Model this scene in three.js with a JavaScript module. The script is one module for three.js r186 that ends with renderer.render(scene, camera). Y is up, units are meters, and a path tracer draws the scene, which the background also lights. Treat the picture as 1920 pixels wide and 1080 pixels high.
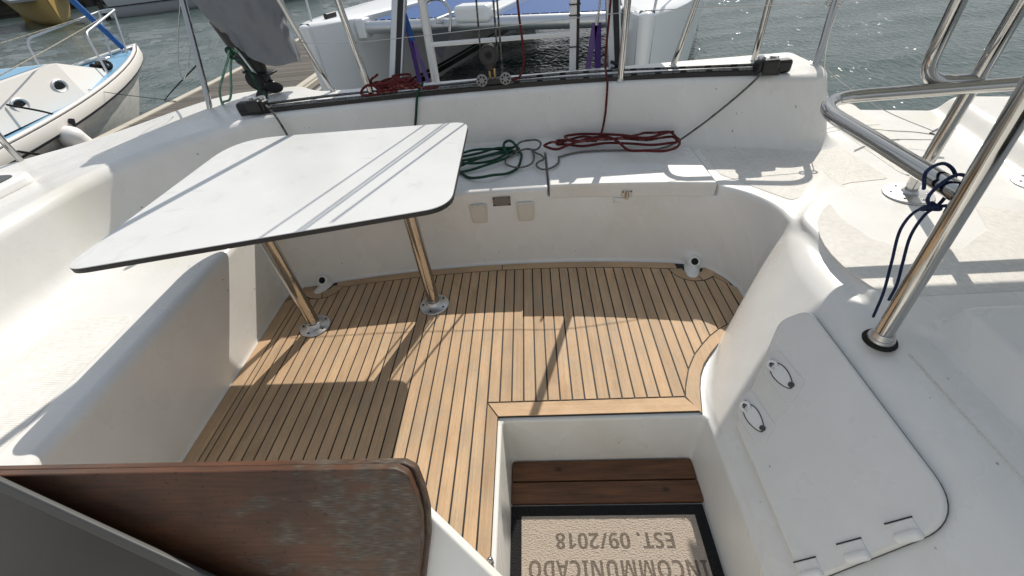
import * as THREE from 'three';
import { mergeGeometries } from 'three/addons/utils/BufferGeometryUtils.js';
import { ImprovedNoise } from 'three/addons/math/ImprovedNoise.js';
import { RoundedBoxGeometry } from 'three/addons/geometries/RoundedBoxGeometry.js';

// ---------- camera, sky, sun, exposure ----------
const scene = new THREE.Scene();
const camera = new THREE.PerspectiveCamera(69.5, 16 / 9, 0.03, 600);
camera.position.set(0, 1.36, 0);
camera.rotation.set(-40.7 * Math.PI / 180, 5.18 * Math.PI / 180, -6.2 * Math.PI / 180, 'YXZ');
const renderer = new THREE.WebGLRenderer();
renderer.toneMapping = THREE.LinearToneMapping;
renderer.toneMappingExposure = 0.95;
renderer.shadowMap.enabled = true;
const sunDir = new THREE.Vector3(0.375, 1, -1.07).normalize();
const sun = new THREE.DirectionalLight(0xfff7ec, 4.9);
sun.target.position.set(0, 0, -1.5); sun.position.copy(sun.target.position).addScaledVector(sunDir, 20);
sun.castShadow = true; sun.shadow.radius = 0.65; sun.shadow.mapSize.set(4096, 4096);
Object.assign(sun.shadow.camera, { left: -8, right: 8, top: 8, bottom: -8, near: 1, far: 60 });
scene.add(sun, sun.target);
{ // a bright, thinly clouded sky, whiter towards the horizon and round the sun
  const W = 512, H = 256, data = new Float32Array(W * H * 4), nz = new ImprovedNoise();
  for (let j = 0; j < H; j++) for (let i = 0; i < W; i++) {
    const el = ((j + 0.5) / H - 0.5) * Math.PI, az = ((i + 0.5) / W - 0.5) * 2 * Math.PI;
    const d = [Math.cos(el) * Math.cos(az), Math.sin(el), Math.cos(el) * Math.sin(az)];
    const y = d[1], t = Math.pow(Math.max(0, 1 - Math.max(y, 0)), 2.6);
    let c = [0.34 + 0.40 * t, 0.43 + 0.33 * t, 0.58 + 0.19 * t];
    const q = 0.35 + Math.max(y, 0);
    let cl = 0, a = 1;
    for (let o = 0; o < 5; o++) { const s = 1.6 * 2 ** o; cl += a * nz.noise(d[0] / q * s + 7, o * 3.1, d[2] / q * s + 2); a *= 0.55; }
    cl = Math.min(1, Math.max(0, cl * 1.2 + 0.25)) * Math.min(1, Math.max(0, y * 5));
    c = c.map((v, k) => v + ([0.86, 0.87, 0.88][k] - v) * cl * 0.75);
    const g = Math.pow(Math.max(0, d[0] * sunDir.x + d[1] * sunDir.y + d[2] * sunDir.z), 7) * 0.45;
    c = c.map((v, k) => v + g * [1, 0.96, 0.88][k]);
    if (y < 0) c = c.map((v) => v * Math.max(0.35, 1 + y * 3));
    c = c.map((v) => v * 0.79);
    data.set([c[0], c[1], c[2], 1], (j * W + i) * 4);
  }
  const tex = new THREE.DataTexture(data, W, H, THREE.RGBAFormat, THREE.FloatType);
  tex.mapping = THREE.EquirectangularReflectionMapping; tex.magFilter = THREE.LinearFilter; tex.wrapS = THREE.RepeatWrapping; tex.needsUpdate = true;
  scene.background = tex; scene.environment = tex;
}

// ---------- helpers ----------
let seed = 12345;
const rnd = () => { seed = (seed + 0x6D2B79F5) | 0; let t = Math.imul(seed ^ (seed >>> 15), 1 | seed); t = (t + Math.imul(t ^ (t >>> 7), 61 | t)) ^ t; return ((t ^ (t >>> 14)) >>> 0) / 4294967296; };
const noise = new ImprovedNoise();
const V = (x, y, z) => new THREE.Vector3(x, y, z);
const P = (a) => V(a[0], a[1], a[2]);
const lerp = (a, b, t) => a + (b - a) * t, clamp = (v, a = 0, b = 1) => Math.min(b, Math.max(a, v));
const sstep = (a, b, v) => { const t = clamp((v - a) / (b - a)); return t * t * (3 - 2 * t); };
const taken = {};
function numbered(n) { const k = (taken[n] = (taken[n] ?? -1) + 1); return k ? n + '_' + String(k).padStart(3, '0') : n; }
function mesh(name, geo, material, parent, pos) {
  const m = new THREE.Mesh(geo, material); m.name = parent ? name : numbered(name); m.castShadow = m.receiveShadow = true;
  if (pos) m.position.set(...pos);
  (parent ?? scene).add(m); return m;
}
function thing(name, label, category, pos = [0, 0, 0], group) {
  const o = new THREE.Group(); o.name = numbered(name); o.position.set(...pos); scene.add(o);
  o.userData = { label, category }; if (group) o.userData.group = group; return o;
}
function tag(o, label, category, group) { o.userData.label = label; o.userData.category = category; if (group) o.userData.group = group; return o; }
function struct(o, label) { o.userData.kind = 'structure'; if (label) o.userData.label = label; return o; }
const merge = (list) => mergeGeometries(list.map((g) => { const h = g.index ? g.toNonIndexed() : g; for (const k of Object.keys(h.attributes)) if (!['position', 'normal', 'uv'].includes(k)) h.deleteAttribute(k); return h; }));
// a prism standing on a plan outline of [x, z] points, from y0 up h
function plan(pts, y0, h, bevel = 0, seg = 1) {
  const s = new THREE.Shape(pts.map(([x, z]) => new THREE.Vector2(x, -z)));
  const g = new THREE.ExtrudeGeometry(s, { depth: h - 2 * bevel, bevelEnabled: bevel > 0, bevelSize: bevel, bevelThickness: bevel, bevelOffset: -bevel, bevelSegments: seg, steps: 1 });
  g.rotateX(-Math.PI / 2); g.translate(0, y0 + bevel, 0); return g;
}
function roundPoly(pts, radii, n = 8) { // rounded corners of a closed [x, z] polygon
  const out = [], m = pts.length;
  for (let i = 0; i < m; i++) {
    const p = pts[i], a = pts[(i + m - 1) % m], b = pts[(i + 1) % m], r = Array.isArray(radii) ? radii[i] : radii;
    const u = [a[0] - p[0], a[1] - p[1]], v = [b[0] - p[0], b[1] - p[1]], lu = Math.hypot(...u), lv = Math.hypot(...v);
    const ang = Math.acos(clamp((u[0] * v[0] + u[1] * v[1]) / lu / lv, -1, 1)), t = Math.min(r / Math.tan(ang / 2), lu * 0.48, lv * 0.48);
    const s = [p[0] + u[0] / lu * t, p[1] + u[1] / lu * t], e = [p[0] + v[0] / lv * t, p[1] + v[1] / lv * t];
    for (let k = 0; k <= n; k++) { const f = k / n, w = 1 - f; out.push([w * w * s[0] + 2 * w * f * p[0] + f * f * e[0], w * w * s[1] + 2 * w * f * p[1] + f * f * e[1]]); }
  }
  return out;
}
function lineCurve(pts) { const c = new THREE.CurvePath(); for (let i = 0; i + 1 < pts.length; i++) c.add(new THREE.LineCurve3(pts[i], pts[i + 1])); return c; }
// tube through points: smooth for ropes, filleted (r) for bent pipe
function ropeCurve(pts, closed = false) { return new THREE.CatmullRomCurve3(pts.map((p) => Array.isArray(p) ? P(p) : p), closed, 'centripetal'); }
function tubeGeo(curve, r, seg, rad = 8, uvLen = 0.05) {
  const L = curve.getLength(), g = new THREE.TubeGeometry(curve, seg ?? Math.max(4, Math.round(L / (r * 2.2))), r, rad, false);
  const uv = g.attributes.uv; for (let i = 0; i < uv.count; i++) uv.setX(i, uv.getX(i) * L / uvLen);
  const ends = [0, 1].map((t) => { const s = new THREE.SphereGeometry(r * 0.995, rad, 4); const p = curve.getPointAt(t); s.translate(p.x, p.y, p.z); return s; });
  return merge([g, ...ends]);
}
function pipeGeo(pts, r, fillet = 0.06, rad = 16) {
  const q = pts.map((p) => Array.isArray(p) ? P(p) : p), out = [q[0].clone()];
  for (let i = 1; i + 1 < q.length; i++) {
    const u = q[i - 1].clone().sub(q[i]), v = q[i + 1].clone().sub(q[i]), f = Array.isArray(fillet) ? fillet[i] : fillet;
    const t = Math.min(f, u.length() * 0.49, v.length() * 0.49), s = q[i].clone().addScaledVector(u.normalize(), t), e = q[i].clone().addScaledVector(v.normalize(), t);
    for (let k = 0; k <= 10; k++) { const w = k / 10; out.push(s.clone().multiplyScalar((1 - w) ** 2).addScaledVector(q[i], 2 * w * (1 - w)).addScaledVector(e, w * w)); }
  }
  out.push(q[q.length - 1].clone());
  const c = lineCurve(out.filter((p, i) => !i || p.distanceTo(out[i - 1]) > 1e-5));
  return tubeGeo(c, r, Math.max(8, Math.round(c.getLength() / 0.02)), rad);
}
function rodGeo(a, b, r1, r2 = r1, rad = 16) {
  const p = Array.isArray(a) ? P(a) : a, q = Array.isArray(b) ? P(b) : b, d = q.clone().sub(p), L = d.length();
  const g = new THREE.CylinderGeometry(r2, r1, L, rad); g.translate(0, L / 2, 0);
  g.applyQuaternion(new THREE.Quaternion().setFromUnitVectors(V(0, 1, 0), d.normalize())); g.translate(p.x, p.y, p.z); return g;
}
function boxGeo(w, h, d, x = 0, y = 0, z = 0, r = 0, rot) {
  const g = r ? new RoundedBoxGeometry(w, h, d, 2, r) : new THREE.BoxGeometry(w, h, d);
  if (rot) g.applyMatrix4(new THREE.Matrix4().makeRotationFromEuler(new THREE.Euler(...rot)));
  g.translate(x, y, z); return g;
}

// ---------- procedural textures ----------
const fbm = (x, y, z, o = 4) => { let s = 0, a = 0.5; for (let i = 0; i < o; i++) { s += a * noise.noise(x, y, z); x *= 2.03; y *= 2.03; z *= 2.03; a *= 0.5; } return s; };
// tiled noise: blend of shifted copies keeps the edges continuous
function tex(W, H, fn, srgb = true, rep) {
  const d = new Uint8Array(W * H * 4);
  for (let j = 0; j < H; j++) for (let i = 0; i < W; i++) { const c = fn(i / W, j / H, i, j); const k = (j * W + i) * 4; for (let n = 0; n < 3; n++) d[k + n] = clamp(Array.isArray(c) ? c[n] : c) * 255; d[k + 3] = 255; }
  const t = new THREE.DataTexture(d, W, H, THREE.RGBAFormat); t.wrapS = t.wrapT = THREE.MirroredRepeatWrapping; t.magFilter = THREE.LinearFilter; t.minFilter = THREE.LinearMipmapLinearFilter; t.generateMipmaps = true;
  if (srgb) t.colorSpace = THREE.SRGBColorSpace; if (rep) t.repeat.set(...rep); t.needsUpdate = true; return t;
}
const std = (o) => new THREE.MeshStandardMaterial(o), phy = (o) => new THREE.MeshPhysicalMaterial(o);
const lin = (r, g, b) => new THREE.Color().setRGB(r, g, b);
const specks = Array.from({ length: 46 }, () => [rnd(), rnd(), 0.0008 + rnd() * 0.0022, 0.25 + rnd() * 0.5]);
const gelMap = tex(1024, 1024, (u, v) => {
  const a = fbm(u * 5, v * 5, 1.3), b = fbm(u * 22, v * 22, 4.7, 3);
  let st = Math.max(0, fbm(u * 3.1, v * 3.1, 9.1) - 0.12) * 0.25, k = 0.94 + a * 0.03 + b * 0.025;
  let c = [k - st * 0.25, k - st * 0.33 - 0.004, k - st * 0.62 - 0.02];
  for (const [x, y, r, s] of specks) { const d = Math.hypot((u - x) * (1 + s), v - y) / r; if (d < 1) c = c.map((q) => q * (1 - s * (1 - d * d))); }
  return c;
}, true, [0.55, 0.55]);
const gelRough = tex(512, 512, (u, v) => 0.55 + fbm(u * 6, v * 6, 3.3) * 0.35 + fbm(u * 40, v * 40, 8.1, 2) * 0.05, false, [0.7, 0.7]);
const gelcoat = std({ color: lin(0.86, 0.865, 0.865), map: gelMap, roughness: 0.52, roughnessMap: gelRough });
const nonskidBump = tex(512, 512, (u, v) => { const a = Math.sin(u * Math.PI * 2 * 64), b = Math.sin(v * Math.PI * 2 * 64); return 0.5 + 0.5 * a * b; }, false, [4, 4]);
const nonskidMap = tex(512, 512, (u, v) => { const k = 0.94 + fbm(u * 7, v * 7, 2.2) * 0.06 + fbm(u * 60, v * 60, 5, 2) * 0.08; return [k, k * 0.99, k * 0.97]; }, true, [0.9, 0.9]);
const nonskid = std({ color: lin(0.88, 0.88, 0.865), map: nonskidMap, roughness: 0.8, bumpMap: nonskidBump, bumpScale: 0.0012 });
const ribBump = tex(64, 512, (u, v) => 0.5 + 0.5 * Math.sin(v * Math.PI * 2 * 64) + noise.noise(u * 9, v * 60, 2) * 0.2, false, [2, 2.2]);
const ribbed = nonskid.clone(); ribbed.bumpMap = ribBump; ribbed.bumpScale = 0.0022;
const finelyRibbed = ribbed.clone(); finelyRibbed.bumpScale = 0.0005;
const teakMap = (s, dk) => tex(256, 1024, (u, v) => {
  const g = noise.noise(u * 60, v * 3, s) * 0.5 + noise.noise(u * 130, v * 7, s + 3) * 0.35, m = fbm(u * 5, v * 6, s + 7), f = noise.noise(u * 190, v * 70, s + 1) * 0.5;
  const k = 1 + g * 0.10 + m * 0.13 + f * 0.12;
  const gy = clamp(fbm(u * 3, v * 9, s + 13) * 1.6 + 0.15) * 0.6, st = Math.max(0, fbm(u * 2.2, v * 5, s + 21) - 0.16) * 0.9;
  return [0.72, 0.605, 0.475].map((c, n) => lerp(c, [0.645, 0.585, 0.50][n], gy) * k * dk * (1 - st * [0.3, 0.42, 0.6][n]));
}, true, [3.3, 0.83]);
const teakBump = tex(256, 1024, (u, v) => 0.5 + noise.noise(u * 120, v * 6, 2) * 0.35 + noise.noise(u * 200, v * 60, 5) * 0.2, false, [3.3, 0.83]);
const teaks = [[1.7, 1], [5.2, 0.965], [9.4, 1.025]].map(([s, k]) => std({ map: teakMap(s, k), roughness: 0.72, bumpMap: teakBump, bumpScale: 0.0006 }));
const teakAcross = teaks.map((t) => { const m = t.clone(); m.map = t.map.clone(); m.map.rotation = Math.PI / 2; m.map.needsUpdate = true; m.bumpMap = null; return m; });
const caulk = std({ color: lin(0.012, 0.012, 0.012), roughness: 0.65 });
const steelRough = tex(128, 512, (u, v) => 0.5 + noise.noise(u * 3, v * 40, 1) * 0.25 + fbm(u * 9, v * 9, 5) * 0.5, false, [0.5, 1]);
const steel = std({ color: lin(0.50, 0.495, 0.48), metalness: 1, roughness: 0.2, roughnessMap: steelRough });
const plateSteel = std({ color: lin(0.62, 0.62, 0.61), metalness: 1, roughness: 0.42 });
const blackPlastic = std({ color: lin(0.012, 0.012, 0.013), roughness: 0.45 });
const darkHole = std({ color: lin(0.008, 0.008, 0.008), roughness: 0.9 });
const whitePaint = std({ color: lin(0.78, 0.78, 0.76), roughness: 0.4 });
const greyAlu = std({ color: lin(0.62, 0.64, 0.66), metalness: 0.85, roughness: 0.38 });
function ropeMat(c1, c2, amt = 0.3, sc = 1) {
  return std({ roughness: 0.9, map: tex(64, 64, (u, v) => {
    const w = ((u * 4 + v * 2) % 1 + 1) % 1, q = ((u * 4 - v * 2) % 1 + 1) % 1, f = noise.noise(Math.floor(u * 8) * 3.7, Math.floor(v * 8) * 2.9, 1.5) > amt ? 1 : 0, sh = 0.8 + 0.2 * Math.sin(w * 6.28) * Math.sin(q * 6.28);
    return c1.map((c, k) => lerp(c, c2[k], f) * sh);
  }, true, [sc, 1]) });
}
const redRope = ropeMat([0.42, 0.10, 0.11], [0.62, 0.42, 0.38], 0.34), greenRope = ropeMat([0.11, 0.30, 0.22], [0.22, 0.42, 0.33], 0.3), greyRope = ropeMat([0.50, 0.49, 0.46], [0.2, 0.2, 0.2], 0.22), blueRope = ropeMat([0.07, 0.16, 0.32], [0.12, 0.24, 0.42], 0.3), trackRope = ropeMat([0.52, 0.53, 0.54], [0.06, 0.06, 0.07], 0.12), whiteRope = ropeMat([0.78, 0.76, 0.7], [0.6, 0.58, 0.52], 0.25), blackRope = ropeMat([0.04, 0.045, 0.06], [0.1, 0.1, 0.12], 0.3);

// ---------- the moulded deck and cockpit of the boat (a distance field meshed with surface nets) ----------
const rI = (a, b, r) => Math.min(-r, Math.max(a, b)) + Math.hypot(Math.max(r + a, 0), Math.max(r + b, 0));
const rU = (a, b, r) => Math.max(r, Math.min(a, b)) - Math.hypot(Math.max(r - a, 0), Math.max(r - b, 0));
const zAft = (x) => -1.79 + 0.09 * (x + 0.15) ** 2;
const zCoam = (x) => -2.34 + (x > 0 ? 0.1 : 0.045) * x * x;
const segD = (x, y, z, a, b) => { const bx = b[0] - a[0], by = b[1] - a[1], bz = b[2] - a[2], t = clamp(((x - a[0]) * bx + (y - a[1]) * by + (z - a[2]) * bz) / (bx * bx + by * by + bz * bz)); return Math.hypot(x - a[0] - bx * t, y - a[1] - by * t, z - a[2] - bz * t); };
const LIDS = [[-1.31, -0.425], [0.068, 0.815]];
const drains = [[-1.15, -1.685, -1.17, -1.63], [0.77, -1.68, 0.75, -1.61]];
function hullField(x, y, z) {
  const hull = rI(-(z + 2.82 - 0.28 * Math.max(0, x - 1.9)), -(x + 3.2), 1.7);
  let base = rI(y - 0.41, hull, 0.05);
  // low channel running aft on the right hand deck
  const ch = Math.hypot((x - 2.06 - 0.25 * (z + 2.2) * -1) * 0.97, Math.max(0, z + 1.75)) - 0.27;
  base = rI(base, -rI(ch, -(y - 0.33), 0.07), 0.06);
  const ytop = 0.722 - 0.10 * sstep(-1.8, -2.7, x);
  const zf = zCoam(x) + (0.72 - y) * (0.04 + 0.16 * Math.max(0, x) ** 2);
  const aft = rI(rI(z - zf, x - 1.46 - (0.72 - y) * 0.15, 0.2), lerp(-2.95, -2.64, sstep(-1.8, -1.2, x)) - z, 0.05);
  const plan2 = rU(aft, x + 1.91 - (0.72 - y) * 0.08, 0.78);
  const raised = rI(rI(plan2, hull, 0.07), y - ytop, lerp(0.05, 0.03, sstep(-1.9, -1.2, x)));
  let d = rU(base, raised, lerp(0.09, 0.05, sstep(-1.6, -0.9, x)));
  // raised round pad on the helm side and the ridge in front of it
  d = rU(d, rI(Math.hypot(x - 1.415, z + 1.13) - 0.49, y - 0.446, 0.016), 0.025);
  const ridge = rI(rI((1.06 - x + (y - 0.41) * 0.55) * 0.87, -0.825 - z + (y - 0.41) * 0.05, 0.02), y - 0.51, 0.01);
  d = rU(d, ridge, 0.012);
  // the seating well
  const A = -(x + 1.335 + 0.03 * y), B = -(z - zAft(x) + 0.10 * y), C = x - (0.94 + 0.13 * y);
  const rec = rI(rI(rI(A, B, 0.09), C, 0.25), -(y + 0.012), 0.025);
  d = rI(d, -rec, lerp(0.036, 0.02, sstep(-1.4, -1.22, x)));
  // pockets for the bench lids
  for (const [x0, x1] of LIDS) {
    const l = Math.max(x0 - 0.01 - x, x - x1 - 0.01, zCoam(x) + 0.09 - z, -(y - 0.362));
    d = rI(d, -l, 0.004);
  }
  const p1 = -0.756 * (x - 0.575) + 0.655 * y, p2 = -0.73 * x - 0.69 * z - 0.289 - 0.05 * y;
  const con = rI(rI(rI(p1, 0.575 - x, 0.02), p2, 0.2), y - 0.415, 0.05);
  d = rU(d, Math.max(con, x - 1.3), 0.02);
  const well = rI(Math.max(-(x + 0.168 + 0.08 * y), x - 0.57 - 0.08 * y), -(z + 0.838 + 0.14 * y), 0.02);
  d = rI(d, -Math.max(well, -(y + 0.265)), 0.008);
  for (const [a, b, c, e] of drains) d = rU(d, Math.min(segD(x, y, z, [a, 0.02, b - 0.03], [a, 0.02, b - 0.005]) - 0.03, segD(x, y, z, [a, -0.005, b], [c, -0.025, e]) - 0.034), 0.02);
  return d;
}
function surfaceNet(f, lo, hi, h) {
  const B = 8, n = [0, 1, 2].map((k) => Math.ceil((hi[k] - lo[k]) / h / B)), W = [n[0] * B + 1, n[1] * B + 1, n[2] * B + 1];
  const cells = new Map(), pos = [], blocks = [], s = new Float32Array(9 * 9 * 9);
  const key = (i, j, k) => (k * W[1] + j) * W[0] + i;
  const quads = [];
  for (let bz = 0; bz < n[2]; bz++) for (let by = 0; by < n[1]; by++) for (let bx = 0; bx < n[0]; bx++) {
    const ox = bx * B, oy = by * B, oz = bz * B;
    if (Math.abs(f(lo[0] + (ox + 4) * h, lo[1] + (oy + 4) * h, lo[2] + (oz + 4) * h)) > h * B * 1.15) continue;
    for (let k = 0, q = 0; k < 9; k++) for (let j = 0; j < 9; j++) for (let i = 0; i < 9; i++, q++) s[q] = f(lo[0] + (ox + i) * h, lo[1] + (oy + j) * h, lo[2] + (oz + k) * h);
    for (let k = 0; k < 8; k++) for (let j = 0; j < 8; j++) for (let i = 0; i < 8; i++) {
      const at = (a, b, c) => s[((k + c) * 9 + j + b) * 9 + i + a];
      let neg = 0; for (let c = 0; c < 8; c++) if (at(c & 1, (c >> 1) & 1, c >> 2) < 0) neg++;
      if (neg && neg < 8) {
        let x = 0, y = 0, z = 0, m = 0;
        const edge = (a, b) => { const fa = at(a & 1, (a >> 1) & 1, a >> 2), fb = at(b & 1, (b >> 1) & 1, b >> 2); if (fa < 0 === fb < 0) return; const t = fa / (fa - fb); x += lerp(a & 1, b & 1, t); y += lerp((a >> 1) & 1, (b >> 1) & 1, t); z += lerp(a >> 2, b >> 2, t); m++; };
        for (const [a, b] of [[0, 1], [2, 3], [4, 5], [6, 7], [0, 2], [1, 3], [4, 6], [5, 7], [0, 4], [1, 5], [2, 6], [3, 7]]) edge(a, b);
        cells.set(key(ox + i, oy + j, oz + k), pos.length / 3);
        pos.push(lo[0] + (ox + i + x / m) * h, lo[1] + (oy + j + y / m) * h, lo[2] + (oz + k + z / m) * h);
      }
      const v0 = at(0, 0, 0) < 0, I = ox + i, J = oy + j, K = oz + k;
      if (v0 !== at(1, 0, 0) < 0) quads.push([v0, key(I, J - 1, K - 1), key(I, J, K - 1), key(I, J, K), key(I, J - 1, K)]);
      if (v0 !== at(0, 1, 0) < 0) quads.push([v0, key(I - 1, J, K - 1), key(I - 1, J, K), key(I, J, K), key(I, J, K - 1)]);
      if (v0 !== at(0, 0, 1) < 0) quads.push([v0, key(I - 1, J - 1, K), key(I, J - 1, K), key(I, J, K), key(I - 1, J, K)]);
    }
  }
  const N = pos.length / 3, nor = new Float32Array(N * 3), e = 0.003;
  for (let i = 0; i < N; i++) {
    let x = pos[i * 3], y = pos[i * 3 + 1], z = pos[i * 3 + 2], gx, gy, gz;
    for (let it = 0; it < 3; it++) {
      gx = f(x + e, y, z) - f(x - e, y, z); gy = f(x, y + e, z) - f(x, y - e, z); gz = f(x, y, z + e) - f(x, y, z - e);
      const L = Math.hypot(gx, gy, gz) || 1; if (it === 2) { gx /= L; gy /= L; gz /= L; break; }
      const v = clamp(f(x, y, z) * 2 * e / L, -h * 0.6, h * 0.6); x -= gx / L * v; y -= gy / L * v; z -= gz / L * v;
    }
    pos[i * 3] = x; pos[i * 3 + 1] = y; pos[i * 3 + 2] = z; nor.set([gx, gy, gz], i * 3);
  }
  const faces = [];
  for (const [v0, a, b, c, d] of quads) {
    const q = [a, b, c, d].map((k) => cells.get(k)); if (q.some((v) => v === undefined)) continue;
    faces.push(v0 ? [q[0], q[1], q[2], q[3]] : [q[3], q[2], q[1], q[0]]);
  }
  return { pos, nor, faces };
}
function netMesh(net, pick, material) { // one mesh per name that pick() gives to a face's centre
  const groups = {};
  for (const q of net.faces) { let c = [0, 0, 0]; for (const v of q) for (let k = 0; k < 3; k++) c[k] += net.pos[v * 3 + k] / 4; (groups[pick(c)] ??= []).push(q); }
  const out = {};
  for (const [name, fs] of Object.entries(groups)) {
    const map = new Map(), p = [], n = [], uv = [], idx = [];
    const vid = (v) => { let i = map.get(v); if (i === undefined) { map.set(v, i = map.size); const x = net.pos[v * 3], y = net.pos[v * 3 + 1], z = net.pos[v * 3 + 2]; p.push(x, y, z); n.push(net.nor[v * 3], net.nor[v * 3 + 1], net.nor[v * 3 + 2]); /^(seat|helm|side_deck_port)/.test(name) ? uv.push(x + y * 0.9, z + y * 0.15) : uv.push(x + y * 0.15, z + y * 0.9); } return i; };
    for (const q of fs) { const [a, b, c, d] = q.map(vid); idx.push(a, b, c, a, c, d); }
    const g = new THREE.BufferGeometry(); g.setAttribute('position', new THREE.Float32BufferAttribute(p, 3)); g.setAttribute('normal', new THREE.Float32BufferAttribute(n, 3)); g.setAttribute('uv', new THREE.Float32BufferAttribute(uv, 2)); g.setIndex(idx);
    out[name] = mesh(name, g, material);
  }
  return out;
}
const shell = netMesh(surfaceNet(hullField, [-3.3, -0.9, -2.95], [3.5, 0.86, 0.7], 0.0105), ([x, y, z]) =>
  y < -0.02 && x > -0.25 && x < 0.65 && z > -0.9 ? 'companionway_well' : y < 0.006 && x > -1.4 && x < 0.97 && z > -1.85 ? 'cockpit_sole' : x > 0.55 && z > -1.45 && x < 0.95 && y < 0.42 ? 'helm_console'
    : y > 0.415 && z < -1.95 && x > -1.5 && x < 1.6 ? 'aft_coaming' : x < -1.88 || (x < -1.5 && z < -1.9) ? 'side_deck_port' : x < -1.3 ? 'seat_moulding' : x > 1.0 ? 'side_deck_starboard' : 'aft_bench', gelcoat);
for (const m of Object.values(shell)) struct(m);
{ // lids of the aft bench lockers, each a moulded tray with a front lip
  const lidAt = (x0, x1, label) => {
    const pts = [], N = 10, fr = (x) => zAft(x) - 0.032;
    for (let i = 0; i <= N; i++) { const x = lerp(x0, x1, i / N); pts.push([x, zCoam(x) + 0.1]); }
    for (let i = N; i >= 0; i--) { const x = lerp(x0, x1, i / N); pts.push([x, fr(x)]); }
    const g = plan(pts, 0.388, 0.037, 0.008, 3);
    const lip = []; for (let i = 0; i <= N; i++) { const x = lerp(x0, x1, i / N); lip.push([x, fr(x) - 0.016]); } for (let i = N; i >= 0; i--) { const x = lerp(x0, x1, i / N); lip.push([x, fr(x)]); }
    const t = thing('bench_hatch', label, 'locker lid', [0, 0, 0], 'lids of the aft bench lockers');
    mesh('lid_top', g, gelcoat, t); mesh('front_lip', plan(lip, 0.352, 0.05, 0.005, 2), gelcoat, t); return t;
  };
  lidAt(...LIDS[0], 'white locker lid of aft bench, mostly hidden behind the table');
  const l2 = lidAt(...LIDS[1], 'white locker lid with steel latch under the red rope coil');
  const z = zAft(0.43) - 0.030, la = new THREE.Group(); la.name = 'latch'; l2.add(la);
  mesh('strike_plate', boxGeo(0.05, 0.036, 0.004, 0.43, 0.372, z, 0.0015), plateSteel, la);
  mesh('latch_tongue', merge([rodGeo([0.43, 0.358, z + 0.006], [0.43, 0.384, z + 0.006], 0.009), boxGeo(0.014, 0.018, 0.012, 0.43, 0.352, z + 0.005, 0.003)]), steel, la);
  for (const s of [-1, 1]) mesh('screw', new THREE.SphereGeometry(0.004, 8, 6), darkHole, la, [0.43 + s * 0.018, 0.38, z + 0.002]);
  const fp = thing('finger_recess', 'shallow finger pull moulded in bench face below the latch', 'finger pull');
  mesh('recess_rim', boxGeo(0.15, 0.022, 0.01, 0.445, 0.336, zAft(0.44) - 0.035, 0.005), gelcoat, fp);
}

// ---------- teak sole ----------
const S = 0.04625, X0 = -0.0849, seam = (k) => X0 + k * S, GAP = 0.003;
const inner = [[0.514, -0.910], [0.525, -0.950], [0.562, -1.036], [0.607, -1.107], [0.656, -1.161], [0.697, -1.201], [0.745, -1.238], [0.789, -1.263], [0.86, -1.285], [0.95, -1.295]];
const outer = [[0.557, -0.838], [0.585, -0.95], [0.606, -1.006], [0.634, -1.056], [0.675, -1.106], [0.721, -1.153], [0.78, -1.195], [0.86, -1.225], [0.95, -1.235]];
const ip = (tb, x) => { for (let i = 0; i + 1 < tb.length; i++) if (x <= tb[i + 1][0]) return lerp(tb[i][1], tb[i + 1][1], (x - tb[i][0]) / (tb[i + 1][0] - tb[i][0])); return tb[tb.length - 1][1]; };
const MARG = 0.052, wallZ = (x) => { let z = zAft(x) + 0.012; z = Math.max(z, -1.79 + 0.09 * 1.1 - 0.02); const e = 0.93 - x; if (e < 0.2) z = Math.max(z, -1.7 + 0.2 - Math.sqrt(Math.max(0, 0.04 - (0.2 - Math.max(e, 0)) ** 2)) + 0.012); return Math.max(z, zAft(x) + 0.012); };
const wz = (x) => { let z = zAft(x) + 0.014; if (x > 0.70) { const t = clamp((x - 0.70) / 0.225); z += 0.21 * (1 - Math.sqrt(1 - t * t)); } if (x < -1.25) { const t = clamp((-1.25 - x) / 0.08); z += 0.07 * (1 - Math.sqrt(1 - t * t)); } return z; };
const RD = 0.115;
const aftEnd = (x) => { let z = wz(x) + MARG; for (const [a, b] of drains) { const d = x - a + 0.005; if (Math.abs(d) < RD) z = Math.max(z, b + 0.005 + Math.sqrt(RD * RD - d * d)); } return z; };
const foreEnd = (x) => x < -0.2245 ? -0.05 : x < 0.514 ? -0.911 : ip(inner, x);
const sole = struct(mesh('teak_sole', plan([[-1.33, 0.0], [-1.33, -1.66], ...Array.from({ length: 30 }, (_, i) => { const x = lerp(-1.31, 0.9, i / 29); return [x, wz(x) + 0.002]; }), [0.925, -1.48], [0.925, -1.24], [0.86, -1.222], ...outer.slice(0, 7).reverse().map(([x, z]) => [x - 0.002, z]), [0.555, -0.85], [-0.181, -0.85], [-0.181, 0.0]], -0.011, 0.008), caulk));
function shiftUV(g) { const u = g.attributes.uv, a = rnd() * 3, b = rnd() * 3; for (let i = 0; i < u.count; i++) u.setXY(i, u.getX(i) + a, u.getY(i) + b); return g; }
function board(pts, across = false, name = 'plank') { return mesh(name, shiftUV(plan(pts, -0.0035, 0.0035 + rnd() * 0.0003, 0.0006)), (across ? teakAcross : teaks)[Math.floor(rnd() * 3)], sole); }
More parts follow.
